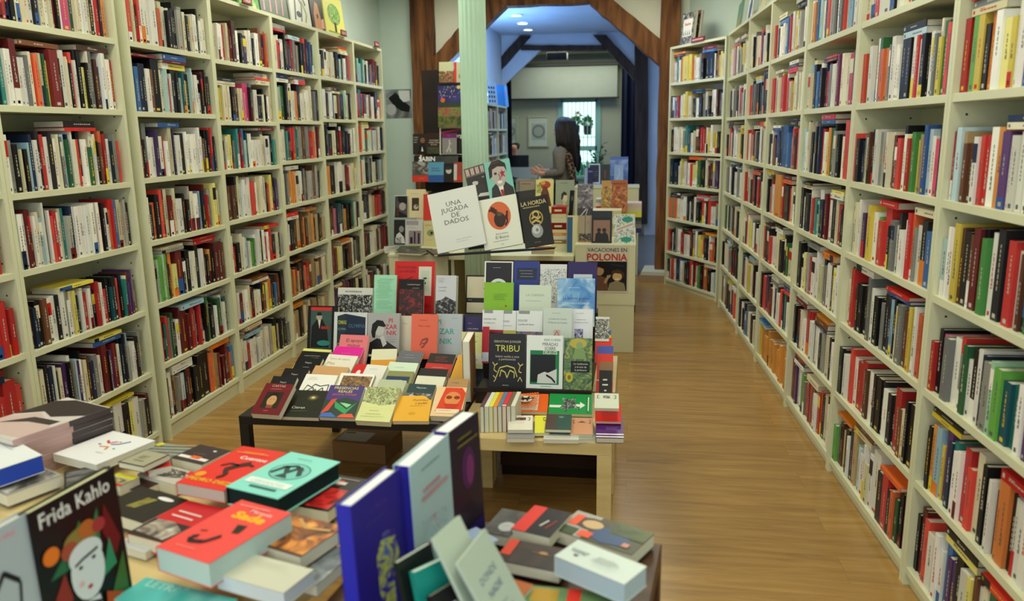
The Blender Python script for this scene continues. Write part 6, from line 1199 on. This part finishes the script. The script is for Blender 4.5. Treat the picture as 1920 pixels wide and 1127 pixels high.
for lb, u0, u1, v, y, L_, c, art in (
    ('tall blue book with pale landscape, largest upright one past the archway', 1144, 1178, 294, 9.02, .30, '4a6cc0', [Nn(0, .3, 1, .9, ('3a56b0', '6a8ad0', '9ab4e0'), 9)]),
    ('pale blue booklet leaning in front of the tall blue book', 1152, 1169, 309, 8.93, .2, '8aa8dc', [Bez([(.3, .2), (.6, .5), (.5, .8)], .03, 'c0d0ea')]),
    ('dark green book with a red candle shape past the archway', 1126, 1144, 308, 8.97, .22, '24343a', [Rr(.44, .3, .56, .7, '8a2c3a'), Rr(0, 0, 1, .16, '2a3ad0')]),
    ('navy book with white frame past the archway', 1104, 1125, 307, 8.99, .22, 'c6d4ea', [Rr(.08, .06, .92, .94, '1a2450'), Ls(.2, .8, .6, 4, 'a8b4d8', .1)]),
    ('small dark blue book in front of the white framed one', 1102, 1112, 314, 8.92, .18, '141c50', [Rr(.1, .7, .9, .8, '5a6ab0')]),
    ('pale grey blue booklet beside the woman in the grey jacket', 1096, 1102, 315, 8.93, .18, '8aa0c8', [])):
    D(lb, (u0, v), (u1, v), y=y, tilt=80, L=L_, t=.016, cov=c, art=art)
# plant in a vase
p = at(1121, 300, y=10.0); o = empty('potted_plant', (p.x, p.y, 0)); tag(o, 'slim leafy green plant in a pale vase beside the far window', 'plant')
b = MB(); b.lathe([(.10, 0), (.11, .02), (.025, .03), (.025, .80), (.12, .82), (.12, .84)], '8a8f94', n=18); b.build('stand', 'paint', o)
b = MB(); b.lathe([(.04, .841), (.055, .95), (.03, 1.08), (.035, 1.10)], 'c9d0ce', n=18); b.build('vase', 'paint', o)
b = MB(); rd = random.Random(4)
for i in range(6):
    a = i*1.05; e = Vector((.10*math.cos(a), .10*math.sin(a), 1.10+rd.uniform(.18, .34))); b.tube([(0, 0, 1.05), e*.5+Vector((0, 0, .6)), e], .005, '3a5a34', n=5)
    for k in range(5):
        q = Vector((0, 0, 1.08)).lerp(e, .4+.15*k); d = Vector((math.cos(a+k*2), math.sin(a+k*2), .3)); s_ = d.cross(Vector((0, 0, 1))).normalized()
        b.poly([q, q+d*.05+s_*.02, q+d*.11, q+d*.05-s_*.02], rd.choice(('24482c', '35603a', '2c5432')))
b.build('foliage', 'matte', o)
# desk, laptop, chair, cups
pd = at(985, 330, y=12.75)
table('desk', 'pale desk in the back room with the black laptop on it', at(960, 150, y=12.7).x+.06, pd.x+.75, 12.55, 13.25, .84, 'birch', .05, .03)
a, c = at(958, 291, y=12.8), at(989, 318, y=12.8)
o = empty('laptop', ((a.x+c.x)/2, 12.85, .8405)); tag(o, 'black laptop open on the pale desk, seen from behind', 'laptop')
w_ = (c.x-a.x)/2+.02; hh = a.z-.84
b = MB(); b.box((-w_, 0, 0), (w_, .24, .02), '1a1b1e'); b.build('base', 'paint', o, bevel=.003)
b = MB(); b.box((-w_, -.02, .02), (w_, -.005, hh), '121316', T=Matrix.Rotation(R(4), 4, 'X')); b.build('lid', 'paint', o, bevel=.004)
p = at(1000, 306, y=12.7); b = MB(); leafy(b, (0, 0, .03), .05, 0, ('ffffff',), 1); b.lathe([(.05, 0), (.09, .03), (.08, .07), (.03, .10), (.01, .105)], 'cfd8d4', n=10)
o = b.build('crumpled_paper', 'matte', T=Matrix.Translation((p.x, 12.72, .8405)), smooth=True); tag(o, 'crumpled white paper lying on the pale desk', 'paper')
p = at(1020, 306, y=12.7); b = MB(); b.lathe([(.14, 0), (.15, .012), (.08, .04), (.02, .06)], '3a3c3a', n=12)
o = b.build('bag', 'matte', T=Matrix.Translation((p.x+.06, 12.95, .8405)), smooth=True); tag(o, 'dark soft pouch lying on the pale desk', 'bag')
p = at(985, 313, y=11.6)
o = empty('chair', (p.x, 11.4, 0)); tag(o, 'beige chair with a curved backrest in front of the desk', 'chair'); zt_ = p.z
b = MB(); n = 14
for i in range(n):
    t0, t1 = i/n*2-1, (i+1)/n*2-1
    f = lambda t, q: (.21*t, .18-.05*(1-t*t)*-1-.06+q, 0)
    for q, flip in ((0, 0), (.02, 1)):
        P = [(.21*t0, .16+.06*(t0*t0-1)*-1*-1+q, zt_-.17+.05*t0*t0), (.21*t1, .16+.06*(t1*t1-1)+q, zt_-.17+.05*t1*t1), (.21*t1, .16+.06*(t1*t1-1)+q, zt_), (.21*t0, .16+.06*(t0*t0-1)+q, zt_)]
        b.poly(P[::-1] if flip else P, 'b0aa94')
b.build('backrest', 'paint', o)
b = MB(); b.box((-.21, -.2, .44), (.21, .2, .47), 'b0aa94'); b.build('seat', 'paint', o, bevel=.01)
for sx in (-1, 1):
    b = MB(); b.tube([(sx*.19, .19, 0), (sx*.19, .17, .45), (sx*.19, .16, zt_-.05)], .012, '8a8a86', n=8); b.build('leg', 'paint', o)
    b = MB(); b.tube([(sx*.19, -.19, 0), (sx*.18, -.17, .45)], .012, '8a8a86', n=8); b.build('leg', 'paint', o)

# ================================================================ PEOPLE
def skinmesh(name, chains, mat, parent=None, sub=2, extra=None, col='ffffff', smooth_tail=True):
    """chains: lists of ((x,y,z), radius[, radius2]); a chain may start with an index name tuple ('@', key) to root on a stored joint"""
    V_, E_, Rr_ = [], [], []; keys = {}
    for ch in chains:
        prev = None
        for it in ch:
            if isinstance(it, str): prev = keys[it]; continue
            pos, r = it[0], it[1]; V_.append(pos); Rr_.append(r if isinstance(r, tuple) else (r, r)); i = len(V_)-1
            if len(it) > 2: keys[it[2]] = i
            if prev is not None: E_.append((prev, i))
            prev = i
    me = bpy.data.meshes.new(name); me.from_pydata(V_, E_, [])
    o = bpy.data.objects.new(name, me); COL.objects.link(o)
    if parent: o.parent = parent
    sk = o.modifiers.new('skin', 'SKIN'); sk.use_smooth_shade = True; sk.branch_smoothing = .3
    lay = me.skin_vertices[0].data
    for i, r in enumerate(Rr_): lay[i].radius = r
    lay[0].use_root = True
    s_ = o.modifiers.new('subd', 'SUBSURF'); s_.levels = sub; s_.render_levels = sub
    dg = bpy.context.evaluated_depsgraph_get(); dg.update()
    m2 = bpy.data.meshes.new_from_object(o.evaluated_get(dg)); o.modifiers.clear(); o.data = m2; bpy.data.meshes.remove(me)
    m2.name = name
    m2.materials.clear(); m2.materials.append(M[mat] if isinstance(mat, str) else mat)
    a = m2.color_attributes.new('Col', 'FLOAT_COLOR', 'CORNER'); c = np.ones((len(m2.loops), 4), dtype=np.float32); c[:, :3] = H(col); a.data.foreach_set('color', c.ravel())
    m2.polygons.foreach_set('use_smooth', [True]*len(m2.polygons))
    return o
skin_m, _, _ = newmat('skin', .55, .4); skin_m.node_tree.nodes['Principled BSDF'].inputs['Base Color'].default_value = (*H('c79478'), 1)
M['skin'] = skin_m
M['hair'] = ramp_mat('dark_hair', ['0e0a09', '241814'], 40, (6, 6, .6), .45, bump=.6)
M['jacket'] = ramp_mat('grey_jacket', ['6f6a62', '7c776e'], 30, rough=.9)
def V3(a): return Vector(a)
def fingers(wr, fwd, palm_n, side, key, curl=.5):
    """five fingers from the wrist joint: fwd along the palm, side toward the thumb"""
    fwd, palm_n, side = V3(fwd).normalized(), V3(palm_n).normalized(), V3(side).normalized(); w_ = V3(wr); ch = []
    pc = w_+fwd*.055
    ch.append([key, (tuple(pc), (.032, .016), key+'p')])
    for i, (o_, ln) in enumerate(((.027, .068), (.009, .076), (-.009, .071), (-.027, .056))):
        a = pc+side*o_+fwd*.04; b1 = a+fwd*ln*.45+palm_n*ln*.2*curl; b2 = b1+fwd*ln*.3+palm_n*ln*.35*curl; b3 = b2+fwd*ln*.15+palm_n*ln*.3*curl
        ch.append([key+'p', (tuple(a), .010), (tuple(b1), .009), (tuple(b2), .008), (tuple(b3), .007)])
    a = w_+fwd*.03+side*.03; ch.append([key+'p', (tuple(a+fwd*.01+side*.012), .011), (tuple(a+fwd*.04+side*.03+palm_n*.01), .010), (tuple(a+fwd*.065+side*.035+palm_n*.015), .008)])
    return ch
def person(label, loc, rz, arms, legs, jcol, hairfn, pelvis=.93, lean=0, trousers='23262e'):
    root = empty('person', loc, rz); tag(root, label, 'person')
    dz = pelvis-.93
    P = lambda x, y, z: (x+lean*max(0, z-.95), y, z+dz)
    ch = [[(P(0, 0, .93), (.13, .15), 'pel'), (P(0, 0, 1.08), (.10, .125), 'waist'), (P(.01, 0, 1.25), (.11, .15), 'chest'), (P(0, 0, 1.38), (.09, .13), 'sh'), (P(-.005, 0, 1.455), .052, 'nk'), (P(.01, 0, 1.52), .050), (P(.025, 0, 1.60), (.082, .072), 'hd'), (P(.02, 0, 1.665), (.078, .070))],
          ['hd', (P(.115, 0, 1.598), .014)]]
    for s_, (sh_, el, wr, fw_, pn, sd) in zip((1, -1), arms):
        k = 'w%d' % s_
        ch.append(['sh', (P(*sh_), .045), (P(*el), .034), (P(*wr), .026, k)]); ch += fingers(P(*wr), fw_, pn, sd, k)
    for s_, (hp, kn, an, toe) in zip((1, -1), legs):
        ch.append(['pel', ((hp[0], hp[1], hp[2]+dz), .085), (kn, .055), (an, .036), (toe, .034)])
    body = skinmesh('body', ch, 'skin', root)
    # jacket over torso and sleeves, trousers, shoes
    jk = [[(P(0, 0, .90), (.150, .17), 'a'), (P(0, 0, 1.08), (.125, .15)), (P(.01, 0, 1.25), (.135, .17)), (P(0, 0, 1.375), (.12, .175), 'sh'), (P(-.005, 0, 1.44), .078)]]
    for (sh_, el, wr, *_r) in arms:
        e_, w2 = V3(el), V3(wr); jk.append(['sh', (P(sh_[0], sh_[1], sh_[2]+.012), .10), (P(*tuple(V3(sh_).lerp(e_, .5))), .066), (P(*el), .056), (P(*tuple(e_.lerp(w2, .86))), .040)])
    skinmesh('jacket', jk, 'jacket' if jcol is None else 'matte', root, col=jcol or 'ffffff')
    tr = [[((0, 0, .93+dz), (.14, .16), 'a')]]
    for (hp, kn, an, toe) in legs: tr.append(['a', ((hp[0], hp[1], hp[2]+dz), .098), (kn, .068), (tuple(V3(kn).lerp(V3(an), .9)), .052)])
    skinmesh('trousers', tr, 'matte', root, col=trousers)
    for (hp, kn, an, toe) in legs:
        d_ = (V3(toe)-V3(an)); d_.z = 0; d_.normalize(); q = V3(an); q.z = .035
        skinmesh('shoe', [[(tuple(q-d_*.03), (.042, .036)), (tuple(q+d_*.07), (.045, .032)), (tuple(q+d_*.15), (.038, .024))]], 'matte', root, col='1a1a1c')
    # face
    b = MB(); hx, hz = P(.09, 0, 1.61)[0], P(0, 0, 1.61)[2]
    for s_ in (-1, 1):
        b.lathe([(.001, -.006), (.010, 0), (.001, .006)], 'e8e4de', n=10, c=(hx+.005, s_*.03, hz)); b.lathe([(.001, -.004), (.006, 0), (.001, .004)], '20140e', n=8, c=(hx+.0125, s_*.03, hz))
    b.build('eyes', 'print', root)
    b = MB(); b.tube([(hx+.006, -.022, hz-.062), (hx+.016, 0, hz-.06), (hx+.006, .022, hz-.062)], [.003, .006, .003], 'a0504a', n=8); b.build('mouth', 'print', root)
    hairfn(root, P)
    return root
def long_hair(root, P):
    b = MB(); rd = random.Random(3); c = Vector(P(0, 0, 1.625))
    # the cap of hair over the skull, open at the face
    nu, nv = 20, 12; base = len(b.v)
    for j in range(nv+1):
        ph = math.pi*.80*j/nv
        for i in range(nu+1):
            th = R(62)+(2*math.pi-R(124))*i/nu; r = (.142+.012*math.sin(9*th))
            b.v.append((c.x+r*1.02*math.sin(ph)*math.cos(th), c.y+r*.98*math.sin(ph)*math.sin(th), c.z+.005+(.115)*math.cos(ph)))
    for j in range(nv):
        for i in range(nu):
            b.f.append((base+j*(nu+1)+i, base+j*(nu+1)+i+1, base+(j+1)*(nu+1)+i+1, base+(j+1)*(nu+1)+i)); b.c.append((1, 1, 1)); b.m.append(0)
    def lock(a, r0, zend, out=.0, w=.026):
        ca, sa = math.cos(a), math.sin(a)
        p = [c+Vector((.05*ca, .05*sa, .105)), c+Vector((.130*ca, .12*sa, .05)), c+Vector((.150*ca, .138*sa, -.05)), c+Vector(((.155+out)*ca-.01, (.145+out)*sa, -.16)),
             Vector((c.x+(.14+out)*ca-.03, c.y+(.15+out)*sa, (1.40+zend)/2)), Vector((c.x+(.13+out)*ca-.045, c.y+(.14+out)*sa, zend))]
        p = [q+Vector((rd.uniform(-.008, .008), rd.uniform(-.008, .008), 0)) for q in p]
        b.tube(p, [.012, w, w*1.15, w*1.15, w, .006], n=8)
    for k in range(26):
        a = R(78)+R(204)*k/25; back = -math.cos(a)
        lock(a, 0, 1.43-.30*max(0, back)**2+rd.uniform(-.03, .03), .012*rd.random())
    for k in range(9): lock(R(150)+R(60)*k/8, 0, 1.14+rd.uniform(-.05, .08), .02, .022)
    b.build('hair', 'hair', root, smooth=True)
def tied_hair(root, P):
    skinmesh('hair', [[(P(-.015, 0, 1.675), (.095, .088)), (P(-.035, 0, 1.62), (.092, .09)), (P(-.06, 0, 1.55), (.06, .07))]], 'hair', root)
pw = at(1068, 300, y=9.35)
wm = person('person with long dark hair in a grey jacket, standing with one hand forward', (pw.x-.075, 9.3, 0), R(171),
       [((.0, .175, 1.37), (-.03, .20, 1.12), (.21, .15, 1.10), (1, -.15, .25), (0, -1, -.1), (0, 0, 1)), ((.0, -.175, 1.37), (.02, -.21, 1.13), (.24, -.13, 1.12), (1, .2, .1), (0, 1, -.1), (0, 0, 1))],
       [((0, .09, .88), (.02, .10, .49), (-.01, .10, .09), (.10, .11, .04)), ((0, -.09, .88), (.03, -.10, .49), (0, -.10, .09), (.11, -.11, .04))], None, long_hair)
wm.scale = (1.0,)*3
sf = skinmesh('scarf', [[((.03, 0, 1.47), (.09, .085)), ((-.02, .03, 1.44), (.10, .09)), ((-.10, .13, 1.30), (.05, .04)), ((-.15, .15, 1.12), (.05, .035)), ((-.16, .15, .92), (.05, .03)), ((-.16, .15, .80), (.045, .02))]], ramp_mat('brown_speckled_scarf', ['17110e', '4a2c20', '8a7460'], 45, rough=.9, contrast=(.4, .62)), wm)
ps = at(964, 300, y=13.45)
person('person seated behind the black laptop, dark hair tied back, pale top', (ps.x, 13.5, 0), R(-100),
       [((.0, .16, 1.37), (.06, .20, 1.14), (.24, .10, 1.19), (1, -.1, 0), (0, -.3, -1), (0, -1, 0)), ((.0, -.16, 1.37), (.06, -.20, 1.14), (.24, -.10, 1.19), (1, .1, 0), (0, .3, -1), (0, 1, 0))],
       [((.04, .09, .90), (.42, .10, .56), (.40, .10, .09), (.52, .10, .04)), ((.04, -.09, .90), (.42, -.10, .56), (.40, -.10, .09), (.52, -.10, .04))], '9a8fa0', tied_hair, pelvis=.65)
o = empty('stool', (ps.x, 13.55, 0)); tag(o, 'dark stool under the person seated behind the laptop', 'stool')
b = MB(); b.lathe([(.15, .41), (.16, .43), (.15, .45)], '2a2622', n=20); b.build('seat', 'paint', o)
for k in range(4):
    a_ = math.pi/4+k*math.pi/2; b = MB(); b.tube([(.15*math.cos(a_), .15*math.sin(a_), 0), (.11*math.cos(a_), .11*math.sin(a_), .41)], .012, '2a2622', n=8); b.build('leg', 'paint', o)
# switch on the end of the cream cabinet side
bpy.context.view_layer.update()
